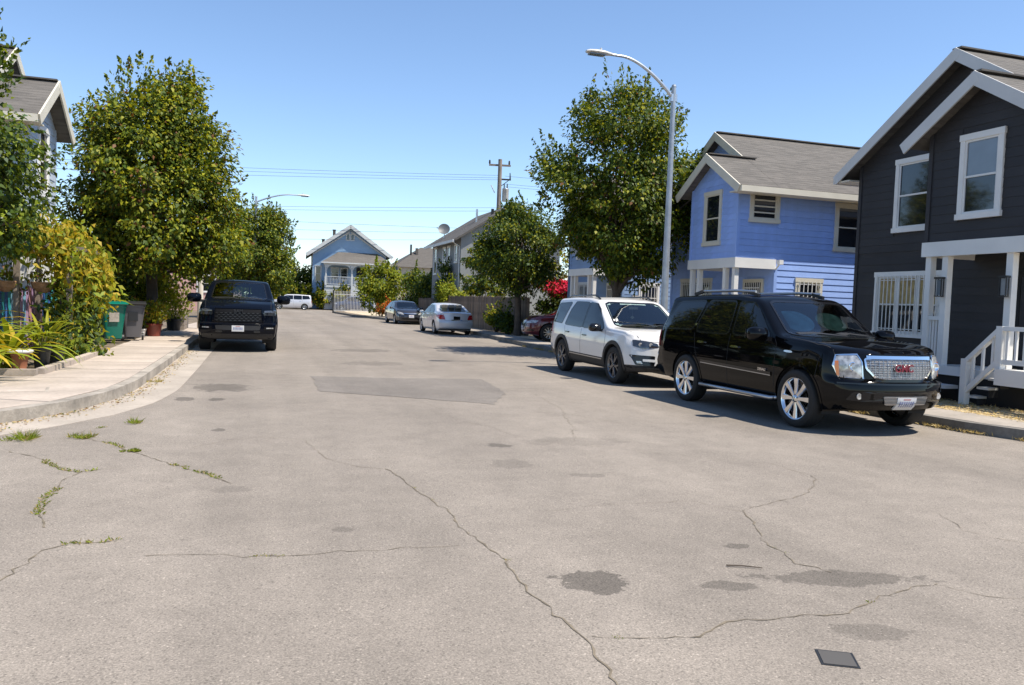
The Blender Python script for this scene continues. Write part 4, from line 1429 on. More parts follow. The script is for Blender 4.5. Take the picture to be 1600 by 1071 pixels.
pot_plant('small white pot with drooping plant between two shrubs', (-3.3, 27.1, ZL), .15, .26, M_white, n=90, fr=.2, fh=.25, mats=[L_mid, L_lite, L_red])
pot_plant('bushy olive shrub in a black tub nearest the pickup', (-2.75, 31.5, ZL), .28, .45, M_blackpl, n=1200, fr=.7, fh=1.3, leaf=.12, mats=[L_lime, L_lite, L_mid])
t = thing('wooden_planter', 'low wooden planter box at the sidewalk edge before the pickup', 'planter', (-2.75, 32.4, ZL))
for k in range(3):
    MB().box(-.3, .3, -.30, -.27, k * .2, k * .2 + .19).obj('plank', M_pole, t)
    MB().box(.27, .3, -.27, 1.6, k * .2, k * .2 + .19).obj('plank', M_pole, t)
MB().box(-.3, .27, -.27, 1.6, 0, .55).obj('soil', M_soil, t)
bush('bush', 'dark hedge filling the shade behind the wheelie bins', (-4.9, 26.5, ZL), 1.1, 2.6, 2.3, 80, 80, .15, LN, [.5, .25, .1, .15], 'dark shrubs in the left gardens', 10, .5)
bush('bush', 'dark undergrowth behind the arbor', (-6.2, 21.6, ZL), .8, 1.3, 1.9, 60, 80, .13, LN, [.5, .25, .05, .2], 'dark shrubs in the left gardens', 10, .45)
bush('bush', 'leafy shrub behind the potted olive shrubs', (-4.0, 31.5, ZL), 1.2, 2.6, 2.6, 80, 80, .16, [L_mid, L_dark, L_lite, L_blue], [.3, .4, .15, .15], 'dark shrubs in the left gardens', 16, .5)
bush('bush', 'shaded shrub at the left edge behind the strap leaves', (-6.6, 16.6, ZL), 1.1, 1.6, 2.9, 60, 80, .15, LN, [.45, .3, .1, .15], 'dark shrubs in the left gardens', 12, .5)


def wheelie_bin(label, loc, rz, mat, lidm):
    t = thing('wheelie_bin', label, 'wheelie bin', loc, rz, 'wheelie bins on the left sidewalk')
    m = MB()
    rings = [(.20, .21, .10), (.21, .225, .3), (.27, .30, .93), (.285, .315, .94), (.285, .315, 1.0), (.26, .29, 1.0), (.25, .28, .9)]
    n = 24
    vs, fs = [], []
    for (a, b, z) in rings:
        for k in range(n):
            q = 2 * math.pi * k / n
            c, s = math.cos(q), math.sin(q)
            e = .28
            vs.append((a * math.copysign(abs(c) ** e, c), b * math.copysign(abs(s) ** e, s), z))
    for i in range(len(rings) - 1):
        for k in range(n):
            fs.append((i * n + k, i * n + (k + 1) % n, (i + 1) * n + (k + 1) % n, (i + 1) * n + k))
    fs.append(tuple(range(n - 1, -1, -1)))
    m.add(vs, fs).obj('body', mat, t, 35)
    MB().prism([(-.30, 1.005), (.34, 1.005), (.36, 1.03), (.33, 1.05), (.0, 1.10), (-.28, 1.07), (-.34, 1.04)], -.33, .33, M=M90).obj('lid', lidm, t, 40)
    MB().tube([(-.30, -.22, .98), (-.39, -.22, 1.0), (-.39, .22, 1.0), (-.30, .22, .98)], .016, 8).obj('handle', mat, t)
    for s in (-1, 1):
        MB().lathe([(.0, -.025), (.10, -.025), (.10, .025), (0, .025)], 18, 'y', (-.20, s * .27, .10)).obj('wheel', M_blackpl, t, 40)
    MB().box(.268, .276, -.12, .12, .55, .80).obj('emblem', M_kerb if lidm is not M_blackpl else lidm, t)
    return t


M_gbin = pmat('green bin plastic', (.0, .13, .09), .35, mott=(2, .1))
M_gbin2 = pmat('grey bin plastic', (.10, .095, .10), .4, mott=(2, .1))
wheelie_bin('dark green wheelie bin beside the vine', (-3.62, 24.0, ZL + .03), R(-75), M_gbin, M_gbin)
wheelie_bin('grey wheelie bin tucked behind the green one', (-3.25, 24.9, ZL + .03), R(-80), M_gbin2, M_blackpl)
t = thing('leaning_boards', 'weathered boards leaning above the green bin', 'boards', (-4.1, 24.7, ZL))
for k in range(4):
    MB().bar((k * .09 - .5, -.2 + k * .1, .9), (k * .09 - .05, .3 + k * .1, 1.75), .10, .025).obj('plank', M_wood, t)
# pale pole rising into the left tree
tag(MB().tube([(0, 0, -.1), (0, 0, 1.5), (0, 0, 2.95), (0, 0, 3.0)], [.11, .105, .10, .06], 14).obj('post', pmat('pale post', (.60, .55, .47), .8, mott=(3, .12)), loc=(-1.99, 33.5, ZL), smooth=50), 'pale round post under the big left tree behind the pickup', 'post')
# ------------------------------------------------------------------ street furniture, wires
M_lampst = pmat('dull galvanised', (.36, .39, .42), .5, .6, mott=(2, .15, 9, .1))


def street_lamp(label, loc, h, arm, rise, rz):
    t = thing('street_lamp', label, 'street lamp', loc, rz, 'cobra head street lamps')
    MB().tube([(0, 0, 0), (0, 0, h)], [.10, .055], 14).lathe([(.17, -.01), (.17, .03), (.13, .05), (.12, .12)], 14).lathe([(.062, h), (.05, h + .05), (0, h + .06)], 14).obj('pole', M_lampst, t, 40)
    pts = []
    for k in range(15):
        q = k / 14
        # rises straight, then curves over to level
        x = arm * q
        z = h - .28 + rise * (1 - (1 - min(q / .82, 1)) ** 1.7)
        pts.append((x, 0, z))
    MB().tube(pts, list(np.linspace(.045, .03, 15)), 10).box(-.08, .08, -.05, .05, h - .36, h - .18).obj('arm', M_steel, t, 50)
    x0, z0 = pts[-1][0] - .05, pts[-1][2]
    hd = MB()
    vs, fs = [], []
    secs = [(0, .05, .04), (.10, .07, .055), (.22, .13, .07), (.45, .15, .065), (.60, .125, .055), (.68, .06, .03)]
    n = 12
    for (x, wy, hz) in secs:
        for k in range(n):
            a = 2 * math.pi * k / n
            zz = math.sin(a) * hz
            vs.append((x0 + x, math.cos(a) * wy, z0 + (zz if zz > 0 else zz * .55)))
    for i in range(len(secs) - 1):
        for k in range(n):
            fs.append((i * n + k, i * n + (k + 1) % n, (i + 1) * n + (k + 1) % n, (i + 1) * n + k))
    fs += [tuple(range(n - 1, -1, -1)), tuple(range((len(secs) - 1) * n, len(secs) * n))]
    hd = hd.add(vs, fs).tube([(x0 + .3, 0, z0 + .06), (x0 + .3, 0, z0 + .12)], .03, 8).obj('lamp_head', M_greytrim, t, 50)
    MB().box(x0 + .2, x0 + .60, -.10, .10, z0 - .055, z0 - .036).obj('lens', M_paneb, hd)
    return t


street_lamp('tall galvanised street lamp behind the black SUV', (9.8, 18.15, ZL), 6.95, 1.75, .85, math.pi)
street_lamp('small far street lamp arching out of the left trees', (.0, 48.2, ZL), 6.9, 2.3, .55, 0)


def upole(label, loc, h, r, rz=0, trans=True):
    t = thing('power_pole', label, 'power pole', loc, rz, 'wooden power poles')
    MB().tube([(0, 0, 0), (0, 0, h)], [r, r * .68], 12).obj('pole', M_pole, t, 50)
    MB().box(-.72, .72, .12, .22, h - .42, h - .30).obj('crossarm', M_pole, t)
    for x in (-.68, .62):
        MB().lathe([(0, 0), (.05, .02), (.07, .08), (.05, .14), (.065, .18), (.04, .26), (0, .28)], 10, c=(x, .17, h - .30)).obj('insulator', M_iron, t)
    MB().box(-.1, .75, -.02, .06, h - 1.35, h - 1.25).tube([(.1, .02, h - 1.75), (.6, .02, h - 1.35)], .025, 6).tube([(.70, .02, h - 1.25), (.68, .02, h - .85)], [.05, .03], 8).obj('bracket', M_iron, t)
    if trans:
        tr = MB().lathe([(0, 0), (.21, 0), (.22, .03), (.22, .78), (.23, .80), (.21, .86), (0, .90)], 18, c=(.42, 0, h - 2.75)).obj('transformer', M_steel, t, 40)
        for q in (-.1, .1):
            MB().lathe([(.03, 0), (.05, .06), (.03, .12), (.045, .18), (.02, .3)], 8, c=(.42 + q, 0, h - 1.86)).obj('bushing', M_iron, tr)
        MB().tube([(.5, -.1, h - 2.75), (.4, -.15, h - 3.1), (.1, -.1, h - 3.25)], .02, 6).obj('cable', M_wire, tr)
        MB().tube([(-.55, .05, h - 1.7), (-.3, .05, h - 2.2)], .03, 6).obj('cutout_fuse', M_greytrim, t)
    return t


upole('wooden power pole with grey transformer can behind the grey house', (15.3, 51.6, .1), 10.9, .19, R(-12))
upole('thin distant power pole peeking over the round street tree', (28.5, 92, .1), 12.6, .16, R(-10), False)
upole('power pole hidden beyond the left trees carrying the street wires', (-32, 58, .1), 11.5, .19, R(-12), False)
upole('far power pole behind the left trees on the cross street', (-30, 96, .1), 12.6, .16, R(-10), False)


def wire(a, b, sag, label, r=.009):
    a, b = Vector(a), Vector(b)
    pts = []
    for k in range(21):
        q = k / 20
        p = a.lerp(b, q)
        p.z -= sag * 4 * q * (1 - q)
        pts.append(p)
    tag(MB().tube([p - a for p in pts], r, 5).obj('overhead_wire', M_wire, loc=a), label, 'wire', 'overhead wires across the street')


WL = 'thin overhead wire strung between the wooden power poles'
for (za, zb, yo, lab) in ((9.95, 9.3, 0, 'uppermost wire running left from the transformer pole'), (9.8, 9.0, .1, 'middle wire running left from the transformer pole'), (9.65, 8.5, -.1, 'lowest wire running left from the transformer pole')):
    wire((15.3, 51.6 + yo, za), (-32, 58 + yo, zb), .35, lab)
for (za, lab, dx) in ((9.9, 'upper wire slanting right from the transformer pole', 0), (9.4, 'middle wire slanting right from the transformer pole', .1), (9.2, 'lower wire slanting right from the transformer pole', -.1)):
    wire((15.6, 51.4 + dx, za), (40, 36 + dx, za - .3), .6, lab)
for (za, zb, lab) in ((13.2, 10.2, 'highest far wire above the victorian house'), (12.8, 9.9, 'faint second far wire above the victorian house'), (10.6, 9.9, 'far wire clear above the victorian ridge'), (10.1, 8.5, 'far wire just over the victorian ridge'), (9.4, 7.0, 'thick far cable crossing before the victorian gable')):
    wire((28.5, 92, za - .4), (-30, 96 - 3, zb - .4), .3, lab, .015)
wire((15.2, 51.7, 6.6), (14.4, 47.2, 6.6), .1, 'service wire from the transformer pole to the grey house')

# ---- iron driveway gate
gt = thing('iron_gate', 'wrought iron bar gate across the driveway before the victorian house', 'gate', (7.15, 77.2, .05), R(-4))
me = MB().box(-.018, .018, -.018, .018, .12, 1.95).lathe([(.0, 2.06), (.03, 1.98), (.012, 1.95)], 6).mesh('bar', M_greytrim)
for k in range(24):
    put('bar', me, gt, loc=(k * .135, 0, 0))
for z in (.2, 1.7):
    MB().box(-.05, 3.2, -.02, .02, z, z + .05).obj('rail', M_greytrim, gt)
for x in (-.1, 3.25):
    MB().box(x - .06, x + .06, -.06, .06, -.1, 2.1).obj('post', M_iron, gt)
MB().bar((0, .03, .25), (3.15, .03, 1.65), .04, .03).obj('brace', M_iron, gt)
ln = thing('gate_notice', 'small white notice on the bush side of the gate', 'notice', (11.3, 62.2, .12))
MB().box(-.17, .17, -.02, .0, 1.45, 1.8).obj('plate', M_white, ln)
MB().box(-.03, .03, .001, .05, 0, 1.7).obj('post', M_pole, ln)
# ------------------------------------------------------------------ vehicles (local +x forward, +y left)
def paint(name, col, rough=.3, metal=0.0, coat=1.0, spec=.5):
    return pmat(name, col, rough, metal, coat=coat, mott=(1.5, .04), spec=spec)


P_black = paint('black paint', (.0025, .0025, .003), .5, 0, .55, .0)
P_ram = paint('blue black paint', (.003, .0045, .009), .5, 0, .42, 0)
P_white = paint('white car paint', (.72, .71, .69), .4)
P_silver = paint('silver car paint', (.60, .60, .62), .35, .25)
P_graph = paint('graphite car paint', (.035, .036, .045), .3, .4)
P_maroon = paint('maroon car paint', (.11, .006, .012), .3, .2)
P_wagon = paint('pale silver car paint', (.58, .58, .60), .35, .3)
P_navy = paint('navy car paint', (.02, .04, .10), .3, .2)
M_tyre = pmat('tyre rubber', (.014, .014, .014), .75, bump=(60, .2))
M_chrome = pmat('chrome', (.72, .73, .75), .10, 1.0)
M_satin = pmat('satin alloy', (.45, .46, .48), .28, .9)
M_darkal = pmat('dark alloy', (.05, .05, .055), .3, .8)
M_clad = pmat('black cladding', (.018, .018, .019), .55)
M_gloss = pmat('gloss black trim', (.008, .008, .009), .15)
M_tint = pmat('privacy glass', (.004, .005, .007), .03, spec=.5)
M_lampclr = pmat('headlamp lens', (.42, .42, .41), .10, .25, spec=.8, coat=1, mott=(16, .55))
M_lampdk = pmat('dark headlamp lens', (.03, .034, .04), .06, .2, spec=.9, coat=1, mott=(12, .5))
M_amber = pmat('amber lens', (.62, .17, .015), .15, coat=1)
M_redl = pmat('red lens', (.38, .008, .014), .12, coat=1)
M_plate = pmat('number plate', (.62, .62, .62), .4)
M_pltxt = pmat('plate blue print', (.18, .20, .34), .5)
M_plred = pmat('plate red print', (.45, .22, .22), .5)
M_badge = pmat('red badge', (.17, .012, .03), .3)
M_seat = pmat('grey seat', (.22, .21, .20), .8)
M_seatb = pmat('beige seat', (.36, .33, .28), .8)
M_cabin = pmat('dark cabin', (.03, .03, .032), .8)
M_shade = pmat('blue sunshade', (.012, .035, .075), .9, mott=(8, .3), spec=0)
G_wind = glassmat('windscreen glass', (.70, .84, .85), 2.0)
G_dark = glassmat('tinted glass', (.28, .33, .36), 1.6)


def smooth1(xs, pts, sig):
    px, pz = zip(*pts)
    st = .01
    lo, hi = px[0] - .5, px[-1] + .5
    g = np.arange(lo, hi, st)
    v = np.interp(g, px, pz)
    if sig > 0:
        k = np.exp(-.5 * (np.arange(-int(4 * sig / st), int(4 * sig / st) + 1) * st / sig) ** 2)
        k /= k.sum()
        v = np.convolve(np.pad(v, len(k) // 2, mode='edge'), k, mode='valid')
    return np.interp(xs, g, v)


class Body:
    def __init__(s, top, belt, wid, z0, k, front, rear, nose, tail, fc, rc, step=.05, crown=.03, sig=.05, side=None, rmax=.09):
        s.step = step
        xr, xf = top[0][0], top[-1][0]
        n = int((xf - xr) / step) + 1
        xs = np.linspace(xr, xf, n)
        s.xr, s.xf = xr, xf
        zt, zb = smooth1(xs, top, sig), smooth1(xs, belt, .08)
        ww, zz = smooth1(xs, wid, .05), smooth1(xs, z0, .05)
        s.wmax = max(p[1] for p in wid)
        side = side or [(0, .90), (.10, .955), (.30, .985), (.55, 1.0), (.8, .99), (.93, .975), (1, .955)]
        rows = []
        sl = np.linspace(0, 1, 15)
        pl = smooth1(sl, side, .03)
        for i in range(n):
            w, b, t, o = ww[i], zb[i], zt[i], zz[i]
            g = max(t - b, .03)
            L = np.stack([w * pl, o + (b - o) * sl], 1)
            y0 = w * pl[-1]
            r = min(rmax, .5 * g)
            y1 = y0 - k * (g - r) - .012
            u = np.linspace(0, 1, 10)[1:]
            U = np.stack([y0 + (y1 - y0) * (u ** 1.15), b + (g - r) * u], 1)
            a = np.linspace(0, math.pi / 2, 6)[1:]
            rc_ = r * 1.25
            Cn = np.stack([y1 - rc_ * (1 - np.cos(a)), t - r + r * np.sin(a)], 1)
            y2 = y1 - rc_
            q = np.linspace(1, 0, 10)[1:]
            Rf = np.stack([y2 * q, t + crown * (1 - q * q)], 1)
            rows.append(np.vstack([L, U, Cn, Rf]))
        A = np.array(rows)
        M = A.shape[1]
        s.M = M
        V, F, MI = [], [], []
        left = np.stack([np.repeat(xs[:, None], M, 1), A[:, :, 0], A[:, :, 1]], 2)
        rightv = left * np.array([1, -1, 1])
        nL = n * M
        V = [left.reshape(-1, 3), rightv.reshape(-1, 3)]
        for i in range(n - 1):
            for j in range(M - 1):
                a = i * M + j
                F.append((a, a + M, a + M + 1, a + 1))
                F.append((nL + a, nL + a + 1, nL + a + M + 1, nL + a + M))
                MI += [j, j]
            F.append((i * M, nL + i * M, nL + (i + 1) * M, (i + 1) * M))
            MI.append(0)
        base = 2 * nL
        K = 14
        for e in (0, n - 1):
            cap = np.zeros((M, K + 1, 3))
            for j in range(M):
                yy = np.linspace(A[e, j, 0], -A[e, j, 0], K + 1)
                cap[j] = np.stack([np.full(K + 1, xs[e]), yy, np.full(K + 1, A[e, j, 1])], 1)
            V.append(cap.reshape(-1, 3))
            for j in range(M - 2):
                for c in range(K):
                    a = base + j * (K + 1) + c
                    F.append((a, a + 1, a + K + 2, a + K + 1))
                    MI.append(j)
            base += M * (K + 1)
        V = np.vstack(V)
        # nose and tail shaping
        x, y, z = V[:, 0].copy(), V[:, 1], V[:, 2]
        f = np.clip((x - nose) / (xf - nose), 0, 1)
        b = np.clip((tail - x) / (tail - xr), 0, 1)
        yr_ = np.abs(y) / s.wmax
        fx, fz = zip(*front)
        rx, rz = zip(*rear)
        V[:, 0] = x - fc * f ** 1.3 * yr_ ** 2.8 + f ** 2 * np.interp(z, fx, fz) + rc * b ** 1.3 * yr_ ** 2.8 - b ** 2 * np.interp(z, rx, rz)
        bm = bmesh.new()
        vs = [bm.verts.new(p) for p in V]
        for fc_, mi in zip(F, MI):
            try:
                q = bm.faces.new([vs[i] for i in fc_])
                q.material_index = mi
            except ValueError:
                pass
        bmesh.ops.remove_doubles(bm, verts=bm.verts[:], dist=2e-4)
        bmesh.ops.dissolve_degenerate(bm, dist=1e-5, edges=bm.edges[:])
        loose = [v for v in bm.verts if not v.link_faces]
        bmesh.ops.delete(bm, geom=loose, context='VERTS')
        bmesh.ops.recalc_face_normals(bm, faces=bm.faces[:])
        s.bm = bm
        s.bvh = BVHTree.FromBMesh(bm)

    # ---- drape
    def at(s, ax, a, b):
        o, d = {'L': ((a, 4, b), (0, -1, 0)), 'R': ((a, -4, b), (0, 1, 0)), 'F': ((7, a, b), (-1, 0, 0)), 'B': ((-7, a, b), (1, 0, 0)), 'T': ((a, b, 5), (0, 0, -1))}[ax]
        h = s.bvh.ray_cast(Vector(o), Vector(d))
        if h[0] is None:
            o2 = {'L': (a, s.wmax, b), 'R': (a, -s.wmax, b), 'F': (s.xf, a, b), 'B': (s.xr, a, b), 'T': (a, b, 2)}[ax]
            h = s.bvh.find_nearest(Vector(o2))
        return h[0], h[1]

    @staticmethod
    def rounded(poly, it=2, fr=.22):
        for _ in range(it):
            out = []
            for p, q in zip(poly, poly[1:] + poly[:1]):
                out += [(p[0] + (q[0] - p[0]) * fr, p[1] + (q[1] - p[1]) * fr), (p[0] + (q[0] - p[0]) * (1 - fr), p[1] + (q[1] - p[1]) * (1 - fr))]
            poly = out
        return poly

    @staticmethod
    def dense(poly, mx=.06, closed=True):
        out = []
        prs = list(zip(poly, poly[1:] + poly[:1])) if closed else list(zip(poly, poly[1:]))
        for p, q in prs:
            n = max(1, int(math.ceil(math.hypot(q[0] - p[0], q[1] - p[1]) / mx)))
            out += [(p[0] + (q[0] - p[0]) * k / n, p[1] + (q[1] - p[1]) * k / n) for k in range(n)]
        if not closed:
            out.append(poly[-1])
        return out

    def patch(s, name, ax, poly, mat, parent, off=.004, skirt=True, rnd=0, rings=(1, .8, .55, .28), bulge=0.0, mb=None, mi=0):
        if rnd:
            poly = s.rounded(poly, 2, rnd)
        poly = s.dense(poly)
        cx = sum(p[0] for p in poly) / len(poly)
        cy = sum(p[1] for p in poly) / len(poly)
        n = len(poly)
        vs, fs = [], []
        for r in rings:
            for p in poly:
                q, nn = s.at(ax, cx + (p[0] - cx) * r, cy + (p[1] - cy) * r)
                vs.append(q + nn * (off + bulge * (1 - r * r)))
        q, nn = s.at(ax, cx, cy)
        vs.append(q + nn * (off + bulge))
        m = len(rings)
        for i in range(m - 1):
            for k in range(n):
                fs.append((i * n + k, i * n + (k + 1) % n, (i + 1) * n + (k + 1) % n, (i + 1) * n + k))
        for k in range(n):
            fs.append(((m - 1) * n + k, (m - 1) * n + (k + 1) % n, m * n))
        if skirt:
            b0 = len(vs)
            for p in poly:
                q, nn = s.at(ax, p[0], p[1])
                vs.append(q - nn * .012)
            for k in range(n):
                fs.append((k, b0 + k, b0 + (k + 1) % n, (k + 1) % n))
        if mb is not None:
            mb.add(vs, fs, mi)
            return None
        return MB().add(vs, fs).obj(name, mat, parent, smooth=40)

    def line(s, ax, pts, width, off=.003, closed=False, skirt=.008, mb=None, mi=0):
        pts = s.dense(pts, .05, closed)
        n = len(pts)
        A, B = [], []
        for i in range(n):
            p0 = pts[i - 1] if (closed or i) else pts[0]
            p1 = pts[(i + 1) % n] if (closed or i < n - 1) else pts[-1]
            t = Vector((p1[0] - p0[0], p1[1] - p0[1]))
            t.normalize()
            w2 = width / 2
            A.append((pts[i][0] - t.y * w2, pts[i][1] + t.x * w2))
            B.append((pts[i][0] + t.y * w2, pts[i][1] - t.x * w2))
        vs = []
        for side in (A, B):
            for p in side:
                q, nn = s.at(ax, *p)
                vs.append(q + nn * off)
        for side in (A, B):
            for p in side:
                q, nn = s.at(ax, *p)
                vs.append(q - nn * skirt)
        fs = []
        for i in range(n if closed else n - 1):
            j = (i + 1) % n
            fs += [(i, j, n + j, n + i), (2 * n + i, 2 * n + j, j, i), (n + i, n + j, 3 * n + j, 3 * n + i)]
        mb = mb if mb is not None else MB()
        mb.add(vs, fs, mi)
        return mb

    def cut_arch(s, cx, cz, Rr):
        bm = s.bm
        bm.faces.ensure_lookup_table()
        dele = []
        for f in bm.faces:
            c = f.calc_center_median()
            if abs(c.y) > s.wmax * .62 and math.hypot(c.x - cx, c.z - cz) < Rr and abs(f.normal.y) > .15 or (abs(c.y) > s.wmax * .62 and c.z < cz - Rr * .3 and abs(c.x - cx) < Rr and abs(f.normal.y) > .15):
                dele.append(f)
        bmesh.ops.delete(bm, geom=dele, context='FACES')
        for v in bm.verts:
            if abs(v.co.y) > s.wmax * .62 and v.is_boundary and v.co.z > cz - Rr * .6:
                d = math.hypot(v.co.x - cx, v.co.z - cz)
                if abs(d - Rr) < s.step * 1.6:
                    v.co.x = cx + (v.co.x - cx) / d * Rr
                    v.co.z = cz + (v.co.z - cz) / d * Rr

    def cut_window(s, ax, poly):
        P = np.array(poly)
        dele = []
        for f in s.bm.faces:
            c = f.calc_center_median()
            nrm = f.normal
            if ax in 'LR':
                if (c.y > 0) != (ax == 'L') or abs(nrm.y) < .35:
                    continue
                a, b = c.x, c.z
            elif ax == 'F':
                if nrm.x < .2:
                    continue
                a, b = c.y, c.z
            else:
                if nrm.x > -.2:
                    continue
                a, b = c.y, c.z
            ins = False
            j = len(P) - 1
            for i in range(len(P)):
                if (P[i][1] > b) != (P[j][1] > b) and a < (P[j][0] - P[i][0]) * (b - P[i][1]) / (P[j][1] - P[i][1]) + P[i][0]:
                    ins = not ins
                j = i
            if ins:
                dele.append(f)
        bmesh.ops.delete(s.bm, geom=dele, context='FACES')

    def finish(s, parent, mat, clad=None, nclad=0, name='body'):
        for f in s.bm.faces:
            f.material_index = 1 if (clad and f.material_index < nclad) else 0
            f.smooth = True
        me = bpy.data.meshes.new(name)
        s.bm.to_mesh(me)
        s.bm.free()
        me.materials.append(mat)
        if clad:
            me.materials.append(clad)
        me.set_sharp_from_angle(angle=R(48))
        return put(name, me, parent)


def make_wheel(Rt, Rr, wd, style, face, dark=None):
    """tyre and rim meshes; outer side towards +y"""
    h = wd / 2
    ty = MB().lathe([(Rr * .97, -h * .8), (Rr + .012, -h * .92), (Rt - .05, -h), (Rt - .012, -h * .84), (Rt, -h * .6), (Rt, h * .6), (Rt - .012, h * .84), (Rt - .05, h), (Rr + .012, h * .95), (Rr * .985, h * .82), (Rr * .97, h * .5)], 40, 'y').mesh('tyre', M_tyre, 40)
    m = MB()
    m.lathe([(Rr * .97, -h * .8), (Rr * .90, -h * .5), (Rr * .90, h * .55), (Rr * .97, h * .86), (Rr * 1.01, h * .90), (Rr * .985, h * .82)], 40, 'y', mi=0)
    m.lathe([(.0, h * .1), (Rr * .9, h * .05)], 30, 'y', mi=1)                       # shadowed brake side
    m.lathe([(Rr * .45, h * .2), (Rr * .5, h * .18), (Rr * .12, h * .16)], 24, 'y', mi=2)
    o = h * .80

    def spoke(a, w0, w1, mi=0, r0=.14, r1=.96, twist=0.0, o0=None, o1=None):
        ca, sa = math.cos(a), math.sin(a)
        ca2, sa2 = math.cos(a + twist), math.sin(a + twist)
        vs = []
        for (r, w_, cc, ss, oo) in ((Rr * r0, w0, ca, sa, o * .96 if o0 is None else o0), (Rr * (r0 + r1) / 2, (w0 + w1) / 2, (ca + ca2) / 2, (sa + sa2) / 2, o * .88), (Rr * r1, w1, ca2, sa2, o * .96 if o1 is None else o1)):
            for (dw, dy) in ((-w_ / 2, 0), (-w_ * .38, .012), (w_ * .38, .012), (w_ / 2, 0), (w_ / 2, -.035), (-w_ / 2, -.035)):
                vs.append((cc * r - ss * dw, oo + dy, ss * r + cc * dw))
        fs = []
        for i in (0, 6):
            for k in range(6):
                fs.append((i + k, i + (k + 1) % 6, i + 6 + (k + 1) % 6, i + 6 + k))
        fs += [(0, 1, 2, 3, 4, 5), (12, 13, 14, 15, 16, 17)]
        m.add(vs, fs, mi)
    if style == 'eight':
        for k in range(8):
            spoke(k * math.pi / 4 + .2, .045, .085)
    elif style == 'split5':
        for k in range(5):
            a = k * 2 * math.pi / 5 + .3
            spoke(a, .05, .03, 0, .14, .97, .22)
            spoke(a, .05, .03, 0, .14, .97, -.22)
    elif style == 'ten':
        for k in range(10):
            spoke(k * math.pi / 5, .035, .04)
    else:
        for k in range(5):
            spoke(k * 2 * math.pi / 5 + .3, .07, .10)
    m.lathe([(Rr * .20, o - .03), (Rr * .20, o + .004), (Rr * .15, o + .018), (0, o + .022)], 20, 'y')
    for k in range(5):
        a = k * 1.2566 + .6
        m.lathe([(.012, o), (.012, o + .012), (0, o + .014)], 6, 'y', (Rr * .155 * math.cos(a), 0.004, Rr * .155 * math.sin(a)), mi=1)
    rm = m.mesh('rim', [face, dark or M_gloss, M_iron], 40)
    return ty, rm


def mount_wheels(car, meshes, axles, track, Rt, steer=0.0):
    ty, rm = meshes
    for i, x in enumerate(axles):
        for sgn in (1, -1):
            wl = bpy.data.objects.new('wheel', None)
            COL.objects.link(wl)
            wl.parent = car
            wl.location = (x, sgn * track, Rt)
            wl.rotation_euler = (0, random.uniform(0, 1.2), (0 if sgn > 0 else math.pi) + (steer if i == 0 else 0))
            put('tyre', ty, wl)
            put('rim', rm, wl)


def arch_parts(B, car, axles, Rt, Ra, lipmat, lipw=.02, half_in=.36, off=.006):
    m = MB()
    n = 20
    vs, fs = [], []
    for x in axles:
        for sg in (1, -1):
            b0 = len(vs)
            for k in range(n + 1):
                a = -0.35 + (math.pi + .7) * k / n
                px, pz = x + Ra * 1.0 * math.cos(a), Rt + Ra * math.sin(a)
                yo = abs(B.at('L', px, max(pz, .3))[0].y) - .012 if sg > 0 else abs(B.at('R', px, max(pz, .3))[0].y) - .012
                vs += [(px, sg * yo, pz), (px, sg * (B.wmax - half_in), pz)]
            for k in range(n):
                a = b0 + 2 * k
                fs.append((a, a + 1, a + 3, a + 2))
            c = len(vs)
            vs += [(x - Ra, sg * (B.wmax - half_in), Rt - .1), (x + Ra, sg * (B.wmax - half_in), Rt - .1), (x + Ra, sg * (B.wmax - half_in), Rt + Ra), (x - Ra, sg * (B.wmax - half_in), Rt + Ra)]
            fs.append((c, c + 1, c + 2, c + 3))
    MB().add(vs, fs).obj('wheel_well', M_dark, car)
    for x in axles:
        for ax in 'LR':
            pts = [(x + (Ra + lipw * .35) * math.cos(a), Rt + (Ra + lipw * .35) * math.sin(a)) for a in np.linspace(-.28, math.pi + .28, 22)]
            B.line(ax, pts, lipw, off, False, .02).obj('arch_lip', lipmat, car, smooth=40)


def seams(B, car, lines, mat=None, width=.008):
    m = MB()
    for ax, pts in lines:
        B.line(ax, pts, width, .0015, False, .004, mb=m)
    m.obj('shut_lines', mat or M_dark, car)


def glass_side(B, car, polys, mat, frame=M_gloss, fw=.028, rnd=.07):
    for ax in 'LR':
        for p in polys:
            pp = B.rounded(list(p), 2, rnd)
            g = B.patch('side_window', ax, pp, mat, car, .003, False)
            B.line(ax, pp, fw, .005, True).obj('window_seal', frame, g, smooth=40)


def handles(B, car, xs, z, mat, L=.19, ax_='LR'):
    for ax in ax_:
        for x, zz in zip(xs, z):
            B.patch('door_handle', ax, [(x - L / 2, zz - .017), (x + L / 2, zz - .014), (x + L / 2, zz + .016), (x - L / 2, zz + .019)], mat, car, .028, True, .2)


